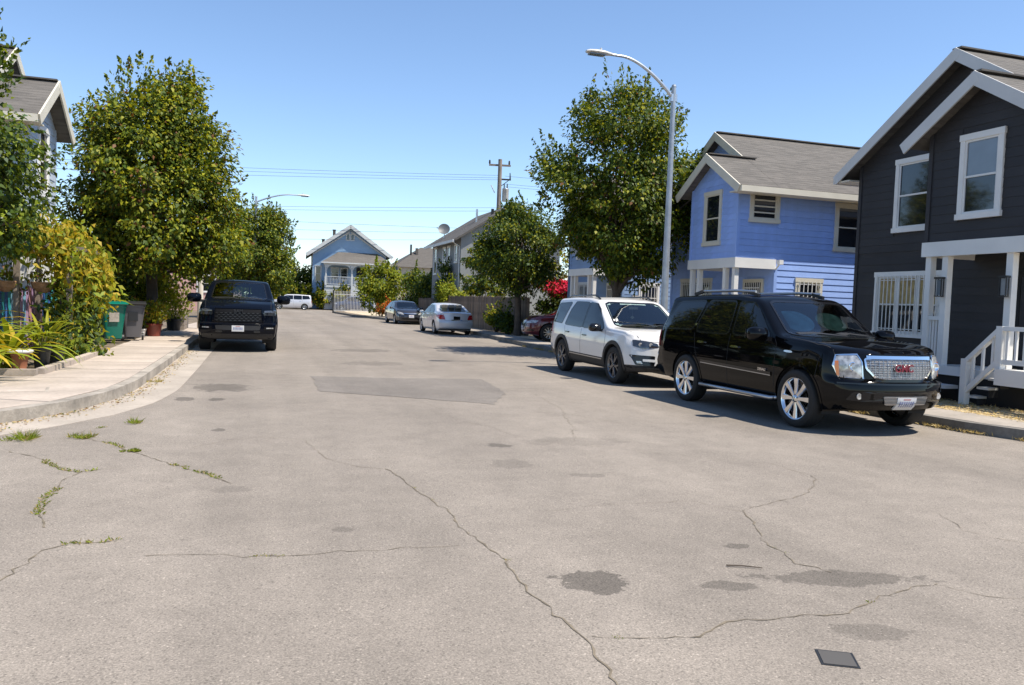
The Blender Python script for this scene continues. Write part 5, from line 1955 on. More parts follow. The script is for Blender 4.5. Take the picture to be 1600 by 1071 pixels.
def mirror(car, x, y, z, sc, mat, arm=M_gloss):
    for sg in (1, -1):
        m = MB()
        prof = [(-.11, .35), (-.09, .75), (-.03, 1.0), (.04, .95), (.09, .6), (.11, .1)]
        vs, fs = [], []
        n = 14
        for (dx, k) in prof:
            for i in range(n):
                a = 2 * math.pi * i / n
                c, s_ = math.cos(a), math.sin(a)
                vs.append((x + dx * sc, sg * (y + .13 * sc) + math.copysign(abs(c) ** .6, c) * .125 * sc * k, z + math.copysign(abs(s_) ** .6, s_) * .085 * sc * k))
        for i in range(len(prof) - 1):
            for k in range(n):
                fs.append((i * n + k, i * n + (k + 1) % n, (i + 1) * n + (k + 1) % n, (i + 1) * n + k))
        fs += [tuple(range(n)), tuple(range((len(prof) - 1) * n, len(prof) * n))]
        o = m.add(vs, fs).obj('mirror', mat, car, 50)
        MB().bar((x - .01, sg * (y - .06), z - .06 * sc), (x, sg * (y + .06 * sc), z - .05 * sc), .09 * sc, .05 * sc).obj('arm', arm, o)
        MB().box(x - .116 * sc, x - .110 * sc, sg * (y + .13 * sc) - .09 * sc, sg * (y + .13 * sc) + .09 * sc, z - .055 * sc, z + .055 * sc).obj('mirror_glass', M_chrome, o)


def plate(B, car, ax, y, z, mat=M_plate, dark=False):
    p = B.patch('number_plate', ax, [(y - .155, z - .078), (y + .155, z - .078), (y + .155, z + .078), (y - .155, z + .078)], mat, car, .022, True, 0)
    m = MB()
    if dark:
        return p
    for k in range(7):
        yy = y - .105 + k * .035
        B.patch('', ax, [(yy - .011, z - .035), (yy + .011, z - .035), (yy + .011, z + .030), (yy - .011, z + .030)], None, None, .0235, False, 0, (1, .5), mb=m, mi=0)
    B.patch('', ax, [(y - .06, z + .045), (y + .06, z + .045), (y + .06, z + .063), (y - .06, z + .063)], None, None, .0235, False, 0, (1, .5), mb=m, mi=1)
    m.obj('plate_print', [M_pltxt, M_plred], p)
    return p


def seat(car, x, y, z, mat, head=True):
    m = MB()
    m.box(x - .25, x + .28, y - .25, y + .25, z - .12, z + .06)
    M_ = Matrix.Translation((x - .22, y, z)) @ Matrix.Rotation(R(-14), 4, 'Y')
    m.box(-.07, .07, -.24, .24, 0, .60, 0, M_)
    if head:
        m.box(-.05, .05, -.14, .14, .64, .84, 0, M_)
        m.box(-.012, .012, -.07, .07, .58, .66, 0, M_)
    m.obj('seat', mat, car)


def cabin(car, x0, x1, w, z, dash_x=None, dash_z=None, wheel_y=.38):
    MB().box(x0, x1, -w, w, z - .05, z).obj('cabin_floor', M_cabin, car)
    if dash_x:
        MB().prism([(dash_x - .35, z + .25), (dash_x - .30, dash_z - .04), (dash_x - .1, dash_z), (dash_x + .35, dash_z - .02), (dash_x + .35, z)], -w, w, M=M90).obj('dashboard', M_cabin, car)
        M_ = Matrix.Translation((dash_x - .42, wheel_y, dash_z - .02)) @ Matrix.Rotation(R(65), 4, 'Y')
        pts = [M_ @ Vector((.185 * math.cos(a), .185 * math.sin(a), 0)) for a in np.linspace(0, 2 * math.pi, 21)]
        MB().tube(pts, .016, 6, cap=False).bar(pts[0], pts[10], .03, .03).obj('steering_wheel', M_cabin, car)


def wiper(B, car, pts):
    m = MB()
    B.line('F', pts, .022, .016, False, -.008, mb=m)
    m.obj('wiper', M_iron, car)


def text_on(B, car, txt, ax, y, z, size, mat, off=.02, name='badge', parent=None, ext=.006):
    """raised lettering standing on the nose (reads from the front)"""
    cu = bpy.data.curves.new(name, 'FONT')
    cu.body = txt
    cu.size = size
    cu.extrude = ext
    cu.offset = size * .02
    cu.align_x = 'CENTER'
    cu.align_y = 'CENTER'
    cu.materials.append(mat)
    q, nn = B.at(ax, y, z)
    tmp = bpy.data.objects.new(name, cu)
    me = bpy.data.meshes.new_from_object(tmp)
    bpy.data.objects.remove(tmp)
    o = put(name, me, parent or car)
    if ax == 'F':
        o.location = (q.x + off, y, z)
        X, Y = Vector((0, 1, 0)), Vector((nn.x * 0, 0, 1))
    else:
        o.location = (y, q.y - off, z)
        X, Y = Vector((1, 0, 0)), Vector((0, 0, 1))
    Z = X.cross(Y)
    o.rotation_euler = Matrix((X, Y, Z)).transposed().to_euler()
    return o


def quadstrip_mesh(B, ax, y0, y1, z0, z1, n, mat, parent, name, h=.02, off=.012):
    m = MB()
    for k in range(n):
        z = z0 + (z1 - z0) * (k + .5) / n
        B.line(ax, [(y0, z), (y1, z)], h, off, False, .01, mb=m)
    return m.obj(name, mat, parent)


# ================================================================= black full size SUV
def build_black_suv(loc, rz):
    car = thing('parked_suv', 'big black SUV with chrome wheels and chrome mesh grille at the right curb', 'SUV', loc, rz, 'vehicles parked along the street')
    B = Body(top=[(-2.60, 1.76), (-2.2, 1.82), (-1.2, 1.855), (-.3, 1.855), (.16, 1.815), (.34, 1.745), (.92, 1.285), (1.02, 1.26), (1.8, 1.205), (2.22, 1.13), (2.35, 1.085), (2.41, 1.05)],
             belt=[(-2.6, 1.20), (-1, 1.18), (1.0, 1.15), (1.8, 1.10), (2.41, .98)],
             wid=[(-2.60, .955), (-2.3, .99), (-1.5, .99), (1.6, .99), (2.1, .965), (2.41, .89)],
             z0=[(-2.6, .42), (-1.9, .32), (1.9, .30), (2.41, .36)], k=.25,
             front=[(.3, -.10), (.38, -.02), (.45, .05), (.60, .065), (.735, .045), (.76, -.03), (.95, -.045), (1.08, -.08)],
             rear=[(.4, 0), (.48, .08), (.68, .08), (.72, .01), (1.15, 0), (1.5, -.18), (1.8, -.40)],
             nose=1.9, tail=-2.2, fc=.40, rc=.14, step=.045)
    Rt, Ra, ax = .405, .468, (1.475, -1.475)
    ws = [(-.62, 1.30), (.62, 1.30), (.56, 1.715), (-.56, 1.715)]
    ws2 = B.rounded([(-.73, 1.275), (.73, 1.275), (.64, 1.76), (-.64, 1.76)], 2, .07)
    # side glass and trim are draped on the whole body first
    glass_side(B, car, [[(.80, 1.215), (.34, 1.64), (.18, 1.735), (-.17, 1.745), (-.17, 1.215)], [(-.27, 1.215), (-.27, 1.75), (-1.04, 1.755), (-1.22, 1.40), (-1.22, 1.215)], [(-1.36, 1.25), (-1.14, 1.75), (-2.02, 1.72), (-2.40, 1.28), (-2.36, 1.23)]], M_tint)
    w = B.patch('windscreen', 'F', ws2, G_wind, car, .004, False)
    B.line('F', ws2, .03, .006, True).obj('windscreen_seal', M_gloss, w, smooth=40)
    B.patch('rear_window', 'B', [(-.65, 1.28), (.65, 1.28), (.58, 1.70), (-.58, 1.70)], M_tint, car, .004, False, .08)
    seams(B, car, [(s_, p) for s_ in 'LR' for p in ([(.98, .40), (.98, 1.13), (.88, 1.23)], [(-.22, .40), (-.22, 1.23)], [(-1.0, .62), (-1.16, .85), (-1.28, 1.2)], [(1.90, 1.02), (1.85, .75)])] + [('T', [(1.15, -.86), (1.8, -.90), (2.28, -.80)]), ('T', [(1.15, .86), (1.8, .90), (2.28, .80)])])
    handles(B, car, (-.02, -1.0), (1.03, 1.05), M_chrome, .21)
    for a_ in 'LR':
        B.line(a_, [(.92, .70), (-.98, .74)], .05, .014).obj('door_moulding', M_satin if False else M_gloss, car, smooth=40)
        B.line(a_, [(.92, .675), (-.98, .715)], .012, .017).obj('chrome_strip', M_satin, car)
        B.patch('fender_badge', a_, [(1.18, 1.035), (1.36, 1.03), (1.36, 1.06), (1.18, 1.065)], M_chrome, car, .012, True, .2)
        B.patch('tail_lamp', a_, [(-2.58, .90), (-2.44, .90), (-2.46, 1.24), (-2.58, 1.24)], M_redl, car, .014, True, .1)
        B.patch('pillar_emblem', a_, [(-1.32, 1.32), (-1.27, 1.32), (-1.25, 1.36), (-1.30, 1.36)], M_chrome, car, .008, True, 0)
    text_on(B, car, 'DENALI', 'R', .72, .745, .055, M_chrome, .016, 'door_lettering')
    # headlamps: clear lens with amber outer end wrapping the corner
    for sg, a_ in ((1, 'L'), (-1, 'R')):
        hl = B.patch('headlamp', 'F', [(sg * .58, .765), (sg * .83, .775), (sg * .870, .92), (sg * .84, 1.05), (sg * .63, 1.065), (sg * .59, .98)], M_lampclr, car, .012, True, .10, bulge=.01)
        B.line('F', [(sg * .57, .757), (sg * .825, .767), (sg * .876, .92), (sg * .84, 1.058), (sg * .62, 1.073), (sg * .58, .98)], .014, .014, True).obj('bezel', M_chrome, hl)
        B.patch('amber_marker', 'F', [(sg * .82, .785), (sg * .845, .80), (sg * .865, .90), (sg * .86, .98), (sg * .825, .985)], M_amber, hl, .022, True, .05)
        MB().lathe([(.0, .0), (.055, .0), (.06, .012), (.05, .016), (.035, .004), (0, .002)], 18, 'x', tuple(B.at('F', sg * .70, .92)[0] + Vector((.018, 0, 0)))).obj('projector', M_chrome, hl, 40)
        fg = MB().lathe([(0, .0), (.034, .0), (.042, .012), (.038, .018), (0, .016)], 16, 'x', tuple(B.at('F', sg * .66, .535)[0] + Vector((.0, 0, 0)))).obj('fog_lamp', M_lampclr, car, 40)
    # grille
    gp = B.rounded([(-.40, .765), (.40, .765), (.535, .90), (.545, 1.025), (-.545, 1.025), (-.535, .90)], 2, .10)
    M_mesh = pmat('chrome mesh', (.26, .26, .27), .45, .6, bump=(160, 1.0), mott=(120, .45))
    gp = [(p[0] * .97, p[1]) for p in gp]
    gr = B.patch('grille', 'F', gp, M_mesh, car, .010, True)
    gpo = [(p[0] * 1.03, .905 + (p[1] - .905) * 1.06) for p in gp]
    B.line('F', gpo, .022, .024, True, .02).obj('grille_surround', M_chrome, gr, smooth=40)
    m = MB()
    for k in range(19):
        y = -.54 + k * .06
        zz0 = .775 if abs(y) < .40 else .775 + (abs(y) - .40) * .95
        B.line('F', [(y, zz0), (y, 1.015)], .004, .014, False, .01, mb=m)
    for k in range(8):
        z = .79 + k * .031
        wy = .40 + min(1, (z - .765) / .135) * .13
        B.line('F', [(-wy, z), (wy, z)], .004, .0145, False, .01, mb=m)
    m.obj('mesh_wires', M_satin, gr)
    for nm, s_, mm, o_ in (('badge_rim', 1.12, M_chrome, .030),):
        text_on(B, car, 'GMC', 'F', 0, .905, .145, M_chrome, .028, nm, gr, .010)
    text_on(B, car, 'GMC', 'F', 0, .905, .138, M_badge, .036, 'badge', gr, .008)
    B.line('F', [(-.52, 1.048), (.52, 1.048)], .035, .022, False, .02).obj('chrome_brow', M_chrome, gr, smooth=40)
    # bumper openings
    B.patch('lower_intake', 'F', [(-.80, .47), (.80, .47), (.72, .60), (-.72, .60)], M_gloss, car, .005, True, .1)
    B.patch('plate_recess', 'F', [(-.33, .44), (.33, .44), (.36, .545), (-.36, .545)], M_satin, car, .014, True, .05)
    quadstrip_mesh(B, 'F', -.35, .35, .445, .54, 5, M_gloss, car, 'intake_slats', .006, .018)
    plate(B, car, 'F', .0, .455)
    B.line('F', [(-.88, .70), (.88, .70)], .02, .008).obj('bumper_crease', M_gloss, car, smooth=40)
    # running boards and roof rails
    for sg in (1, -1):
        MB().tube([(-1.0, sg * .93, .36), (-.95, sg * 1.0, .35), (.95, sg * 1.0, .35), (1.0, sg * .93, .36)], .032, 10).obj('running_board', M_satin, car, 50)
        MB().box(-1.0, 1.0, min(sg * .80, sg * .985), max(sg * .80, sg * .985), .335, .372).obj('step_pad', M_clad, car)
        rl = MB().tube([(-1.75, sg * .60, 1.90), (-1.6, sg * .60, 1.915), (-.6, sg * .62, 1.925), (-.05, sg * .62, 1.905)], .024, 8).obj('roof_rail', M_satin, car, 50)
        for xx, zz in ((-1.85, 1.84), (.02, 1.83)):
            MB().bar((xx, sg * .61, zz + .02), (xx + (.26 if xx < -1 else -.26), sg * .61, zz + .075), .05, .05).obj('rail_foot', M_clad, rl)
    mirror(car, .80, 1.0, 1.27, 1.25, P_black)
    for p in ([(-.62, 1.285), (-.3, 1.30), (-.02, 1.275)], [(.02, 1.285), (.3, 1.30), (.58, 1.275)]):
        wiper(B, car, p)
    MB().tube([(-.9, 0, 1.87), (-1.02, 0, 1.96)], [.05, .012], 8).obj('roof_antenna', M_gloss, car)
    cabin(car, -2.3, 1.0, .88, .55, .95, 1.16)
    for y in (.42, -.42):
        seat(car, .05, y, .80, M_seat)
        seat(car, -.95, y, .82, M_seat)
    # folding round sunshade behind the windscreen, passenger side
    for (yc, r_) in ((-.33, .31), (.32, .27)):
        q0 = Vector((.575, yc, 1.47))
        M_ = Matrix.Translation(q0) @ Matrix.Rotation(R(38), 4, 'Y')
        pts = [(math.cos(a) * r_ * .80, math.sin(a) * r_) for a in np.linspace(0, 2 * math.pi, 25)[:-1]]
        MB().prism(pts, -.006, .006, M=M_).obj('sunshade', M_shade if yc < 0 else pmat('teal shade', (.016, .03, .03), .9, mott=(8, .4), spec=0), car)
    arch_parts(B, car, ax, Rt, Ra, P_black, .03, .40, .008)
    for x in ax:
        B.cut_arch(x, Rt, Ra)
    B.cut_window('F', ws)
    B.finish(car, P_black)
    mount_wheels(car, make_wheel(Rt, .292, .27, 'eight', M_chrome), ax, .865, Rt)
    return car


# ================================================================= white mid size SUV
def build_white_suv(loc, rz):
    car = thing('parked_suv', 'white SUV with black lower cladding behind the black one', 'SUV', loc, rz, 'vehicles parked along the street')
    B = Body(top=[(-2.42, 1.67), (-2.1, 1.745), (-1.2, 1.775), (-.3, 1.77), (.10, 1.715), (.25, 1.65), (1.0, 1.17), (1.12, 1.145), (1.8, 1.115), (2.18, 1.06), (2.32, 1.0), (2.38, .94)],
             belt=[(-2.42, 1.16), (-1.4, 1.10), (.9, 1.05), (1.8, 1.02), (2.38, .90)],
             wid=[(-2.42, .93), (-2.1, .98), (-1.4, 1.0), (1.5, 1.0), (2.1, .985), (2.38, .90)],
             z0=[(-2.42, .40), (-1.9, .30), (1.9, .28), (2.38, .32)], k=.27,
             front=[(.25, -.08), (.33, .03), (.42, .06), (.60, .04), (.80, .02), (.92, -.04), (1.0, -.09)],
             rear=[(.3, 0), (.45, .06), (.65, .06), (.9, .01), (1.2, -.03), (1.75, -.22)],
             nose=1.8, tail=-2.0, fc=.40, rc=.2, step=.05)
    Rt, Ra, ax = .385, .445, (1.43, -1.43)
    ws2 = B.rounded([(-.75, 1.165), (.75, 1.165), (.65, 1.675), (-.65, 1.675)], 2, .08)
    ws = [(p[0] * .93, 1.42 + (p[1] - 1.42) * .90) for p in ws2]
    for a_ in 'LR':
        B.patch('pillar_cover', a_, [(-.40, 1.10), (-.15, 1.095), (-.12, 1.655), (-.38, 1.665)], M_gloss, car, .002, False)
    glass_side(B, car, [[(.88, 1.10), (.40, 1.51), (.18, 1.635), (-.20, 1.66), (-.26, 1.095)], [(-.30, 1.10), (-.26, 1.665), (-1.02, 1.67), (-1.20, 1.48), (-1.34, 1.13)], [(-1.54, 1.15), (-1.26, 1.655), (-2.05, 1.62), (-2.28, 1.24), (-2.12, 1.18)]], M_tint, rnd=.06)
    w = B.patch('windscreen', 'F', ws2, G_wind, car, .004, False)
    B.line('F', ws2, .03, .006, True).obj('windscreen_seal', M_gloss, w, smooth=40)
    B.patch('rear_window', 'B', [(-.62, 1.2), (.62, 1.2), (.55, 1.56), (-.55, 1.56)], M_tint, car, .004, False, .08)
    seams(B, car, [(s_, p) for s_ in 'LR' for p in ([(1.0, .42), (1.02, .95), (.95, 1.08)], [(-.29, .42), (-.29, 1.08)], [(-.98, .60), (-1.18, .82), (-1.32, 1.1)])] + [('T', [(1.2, -.80), (1.8, -.86), (2.2, -.72)]), ('T', [(1.2, .80), (1.8, .86), (2.2, .72)]), ('F', [(-.8, .90), (0, .935), (.8, .90)])])
    handles(B, car, (-.08, -1.08), (.93, .96), M_gloss, .2)
    for a_ in 'LR':
        B.line(a_, [(.96, .42), (-.96, .44)], .16, .012).obj('sill_cladding', M_clad, car, smooth=40)
        B.line(a_, [(.9, .47), (-.9, .49)], .02, .018).obj('chrome_strip', M_satin, car)
        B.patch('tail_lamp', a_, [(-2.36, .90), (-2.15, .93), (-2.18, 1.13), (-2.36, 1.10)], M_redl, car, .012, True, .1)
    for sg, a_ in ((1, 'L'), (-1, 'R')):
        hl = B.patch('headlamp', 'F', [(sg * .42, .81), (sg * .72, .77), (sg * .88, .82), (sg * .86, .945), (sg * .62, .92), (sg * .44, .875)], M_lampdk, car, .010, True, .08, bulge=.008)
        for yy in (.58, .76):
            MB().lathe([(0, .0), (.035, .0), (.042, .01), (.03, .014), (0, .006)], 14, 'x', tuple(B.at('F', sg * yy, .85)[0] + Vector((.014, 0, 0)))).obj('projector', M_lampclr, hl, 40)
        # C shaped lower lamp surround
        fr = B.patch('fog_recess', 'F', [(sg * .52, .44), (sg * .84, .45), (sg * .93, .65), (sg * .50, .635)], M_gloss, car, .008, True, .05)
        B.patch('bumper_tab', 'F', [(sg * .49, .515), (sg * .72, .525), (sg * .72, .57), (sg * .49, .565)], P_white, fr, .018, True, .05)
        B.patch('fog_lamp', 'F', [(sg * .72, .475), (sg * .81, .48), (sg * .83, .53), (sg * .75, .53)], M_lampclr, fr, .016, True, .1)
    gr = B.patch('grille', 'F', [(-.36, .60), (.36, .60), (.44, .72), (.40, .865), (-.40, .865), (-.44, .72)], M_gloss, car, .008, True, .06)
    for k in range(3):
        z = .65 + k * .075
        B.line('F', [(-.41, z), (.41, z)], .032, .022, False).obj('grille_bar', M_darkal, gr, smooth=40)
    B.patch('lower_intake', 'F', [(-.55, .36), (.55, .36), (.46, .50), (-.46, .50)], M_gloss, car, .007, True, .06)
    B.line('F', [(-.95, .345), (0, .33), (.95, .345)], .12, .010).obj('bumper_cladding', M_clad, car, smooth=40)
    MB().lathe([(0, 0), (.05, 0), (.06, .01), (0, .016)], 18, 'x', tuple(B.at('F', 0, .735)[0] + Vector((.022, 0, 0)))).obj('emblem', M_navyb if 'M_navyb' in globals() else M_satin, gr)
    plate(B, car, 'F', 0, .47)
    for sg in (1, -1):
        MB().tube([(-1.95, sg * .62, 1.755), (-1.75, sg * .625, 1.81), (-.3, sg * .65, 1.83), (-.02, sg * .65, 1.75)], .02, 8).obj('roof_rail', M_gloss, car, 50)
    mirror(car, .78, .98, 1.13, 1.05, M_gloss)
    for p in ([(-.62, 1.18), (-.3, 1.195), (-.02, 1.17)], [(.02, 1.18), (.3, 1.195), (.58, 1.17)]):
        wiper(B, car, p)
    cabin(car, -2.1, 1.0, .86, .50, .98, 1.03)
    for y in (.40, -.40):
        seat(car, .0, y, .70, M_cabin)
        seat(car, -.95, y, .72, M_cabin)
    MB().tube([(.30, 0, 1.56), (.30, 0, 1.40)], .004, 4).prism([(.0, -.05), (.04, 0), (0, .05), (-.04, 0)], 0, .012, M=Matrix.Translation((.29, 0, 1.36)) @ Matrix.Rotation(R(90), 4, 'Y')).box(.30, .33, -.11, .11, 1.54, 1.60).obj('hanging_ornament', M_satin, car)
    arch_parts(B, car, ax, Rt, Ra, M_clad, .075, .40, .014)
    for x in ax:
        B.cut_arch(x, Rt, Ra)
    B.cut_window('F', ws)
    B.finish(car, P_white, M_clad, 3)
    mount_wheels(car, make_wheel(Rt, .258, .25, 'split5', pmat('grey alloy', (.16, .16, .17), .3, .9), M_gloss), ax, .862, Rt)
    return car


# ================================================================= black pickup
def build_pickup(loc, rz):
    car = thing('parked_pickup', 'black pickup truck facing the camera at the left curb', 'pickup truck', loc, rz, 'vehicles parked along the street')
    B = Body(top=[(-1.15, 1.78), (-1.0, 1.90), (-.3, 1.945), (.25, 1.945), (.52, 1.90), (.66, 1.82), (1.30, 1.43), (1.42, 1.405), (2.2, 1.35), (2.62, 1.28), (2.80, 1.21), (2.86, 1.15)],
             belt=[(-1.15, 1.33), (.9, 1.33), (1.5, 1.27), (2.2, 1.22), (2.86, 1.05)],
             wid=[(-1.15, .99), (-.5, 1.01), (1.6, 1.02), (2.4, 1.03), (2.86, .97)],
             z0=[(-1.15, .40), (2.3, .34), (2.86, .34)], k=.30,
             front=[(.32, -.10), (.42, .02), (.56, .09), (.76, .09), (.80, .0), (1.10, -.01), (1.25, -.06)],
             rear=[(.4, 0), (1.3, 0), (1.9, -.10)], nose=2.2, tail=-.9, fc=.30, rc=.03, step=.05)
    Rt, Ra, ax = .41, .50, (1.84, -1.82)
    ws2 = B.rounded([(-.76, 1.415), (.76, 1.415), (.66, 1.885), (-.66, 1.885)], 2, .08)
    ws = [(p[0] * .93, 1.65 + (p[1] - 1.65) * .90) for p in ws2]
    rw2 = B.rounded([(-.66, 1.42), (.66, 1.42), (.60, 1.80), (-.60, 1.80)], 2, .08)
    rw = [(p[0] * .95, 1.61 + (p[1] - 1.61) * .92) for p in rw2]
    sides = [[(1.14, 1.40), (.70, 1.72), (.50, 1.82), (.15, 1.84), (.15, 1.39)], [(.05, 1.39), (.05, 1.84), (-.70, 1.84), (-.98, 1.75), (-.98, 1.39)]]
    glass_side(B, car, sides, G_dark)
    w = B.patch('windscreen', 'F', ws2, G_wind, car, .004, False)
    B.line('F', ws2, .03, .006, True).obj('windscreen_seal', M_gloss, w, smooth=40)
    w = B.patch('rear_window', 'B', rw2, G_wind, car, .004, False)
    for y in (-.25, .25):
        B.line('B', [(y, 1.43), (y, 1.80)], .05, .008).obj('divider', M_gloss, w)
    seams(B, car, [(s_, p) for s_ in 'LR' for p in ([(1.26, .5), (1.26, 1.3)], [(.10, .5), (.10, 1.38)])] + [('T', [(1.45, -.86), (2.65, -.84)]), ('T', [(1.45, .86), (2.65, .84)])])
    handles(B, car, (.3, -.8), (1.22, 1.22), P_ram, .2)
    for sg, a_ in ((1, 'L'), (-1, 'R')):
        hl = B.patch('headlamp', 'F', [(sg * .63, 1.00), (sg * .95, .99), (sg * 1.0, 1.08), (sg * .97, 1.15), (sg * .66, 1.13)], M_lampdk, car, .010, True, .08)
        B.line('F', [(sg * .66, 1.095), (sg * .95, 1.10)], .018, .018).obj('lamp_bar', M_satin, hl)
        MB().lathe([(0, .0), (.025, .0), (.05, .01), (.03, .014), (0, .006)], 14, 'x', tuple(B.at('F', sg * .80, 1.04)[0] + Vector((.014, 0, 0)))).obj('projector', M_darkal, hl, 40)
        B.patch('fog_recess', 'F', [(sg * .66, .60), (sg * .95, .60), (sg * .95, .70), (sg * .66, .70)], M_gloss, car, .006, True, .1)
        B.line('F', [(sg * .72, .66), (sg * .90, .66)], .03, .014).obj('fog_lamp', M_lampclr, car)
        B.patch('tow_hook', 'F', [(sg * .40, .545), (sg * .56, .545), (sg * .56, .58), (sg * .40, .58)], M_iron, car, .03, True, .1)
    M_void = pmat('matte black', (.004, .004, .005), .6, spec=.2)
    gr = B.patch('grille', 'F', [(-.66, .82), (.66, .82), (.60, 1.17), (-.60, 1.17)], M_void, car, .006, True, .06)
    B.line('F', [(-.64, .815), (.64, .815), (.60, 1.185), (-.60, 1.185)], .04, .022, True, .02).obj('grille_surround', P_ram, gr, smooth=40)
    m = MB()
    for r in range(5):
        for c in range(10):
            y = -.54 + c * .115 + (.0575 if r % 2 else 0)
            z = .86 + r * .048
            if abs(y) < .57:
                B.patch('', 'F', [(y - .052, z - .004), (y, z - .02), (y + .052, z - .004), (y, z + .012)], None, None, .014, True, 0, (1, .5), mb=m)
    m.obj('honeycomb', pmat('black mesh', (.02, .02, .022), .3), gr)
    B.line('F', [(-.56, 1.105), (.56, 1.105)], .085, .014, False).obj('name_bar', M_void, gr, smooth=40)
    text_on(B, car, 'RAM', 'F', 0, 1.105, .115, M_satin if False else M_darkal, .022, 'badge', gr)
    B.patch('bumper_intake', 'F', [(-.55, .60), (.55, .60), (.58, .72), (-.58, .72)], M_clad, car, .006, True, .06)
    B.line('F', [(-.92, .775), (.92, .775)], .018, .006).obj('bumper_crease', M_gloss, car)
    B.patch('air_dam', 'F', [(-.9, .36), (.9, .36), (.92, .50), (-.92, .50)], M_clad, car, .006, True, .03)
    plate(B, car, 'F', .0, .645)
    mirror(car, 1.02, 1.02, 1.42, 1.55, P_ram)
    for p in ([(-.66, 1.43), (-.3, 1.445), (-.02, 1.42)], [(.02, 1.43), (.3, 1.445), (.62, 1.42)]):
        wiper(B, car, p)
    cabin(car, -1.0, 1.2, .90, .75, 1.18, 1.34)
    for y in (.45, -.45):
        seat(car, .15, y, .98, M_cabin)
    # bed
    m = MB()
    for sg in (1, -1):
        m.box(-3.0, -1.17, min(sg * .80, sg * 1.0), max(sg * .80, sg * 1.0), .60, 1.36)
    m.box(-3.02, -2.92, -.80, .80, .60, 1.34)
    m.box(-2.92, -1.17, -.80, .80, .60, .72)
    bd = m.obj('cargo_bed', P_ram, car)
    MB().box(-3.1, -2.98, -.98, .98, .50, .66).obj('rear_bumper', M_satin, car)
    MB().box(-2.9, 2.3, -.55, .55, .36, .52).obj('chassis', M_iron, car)
    arch_parts(B, car, ax[:1], Rt, Ra, P_ram, .06, .40, .012)
    B.cut_arch(ax[0], Rt, Ra)
    B.cut_window('F', ws)
    B.cut_window('B', rw)
    for ax_ in 'LR':
        for p in sides:
            cx = sum(q[0] for q in p) / len(p)
            cz = sum(q[1] for q in p) / len(p)
            B.cut_window(ax_, [(cx + (q[0] - cx) * .93, cz + (q[1] - cz) * .9) for q in p])
    B.finish(car, P_ram)
    mount_wheels(car, make_wheel(Rt, .27, .29, 'five', M_darkal), ax, .87, Rt)
    return car


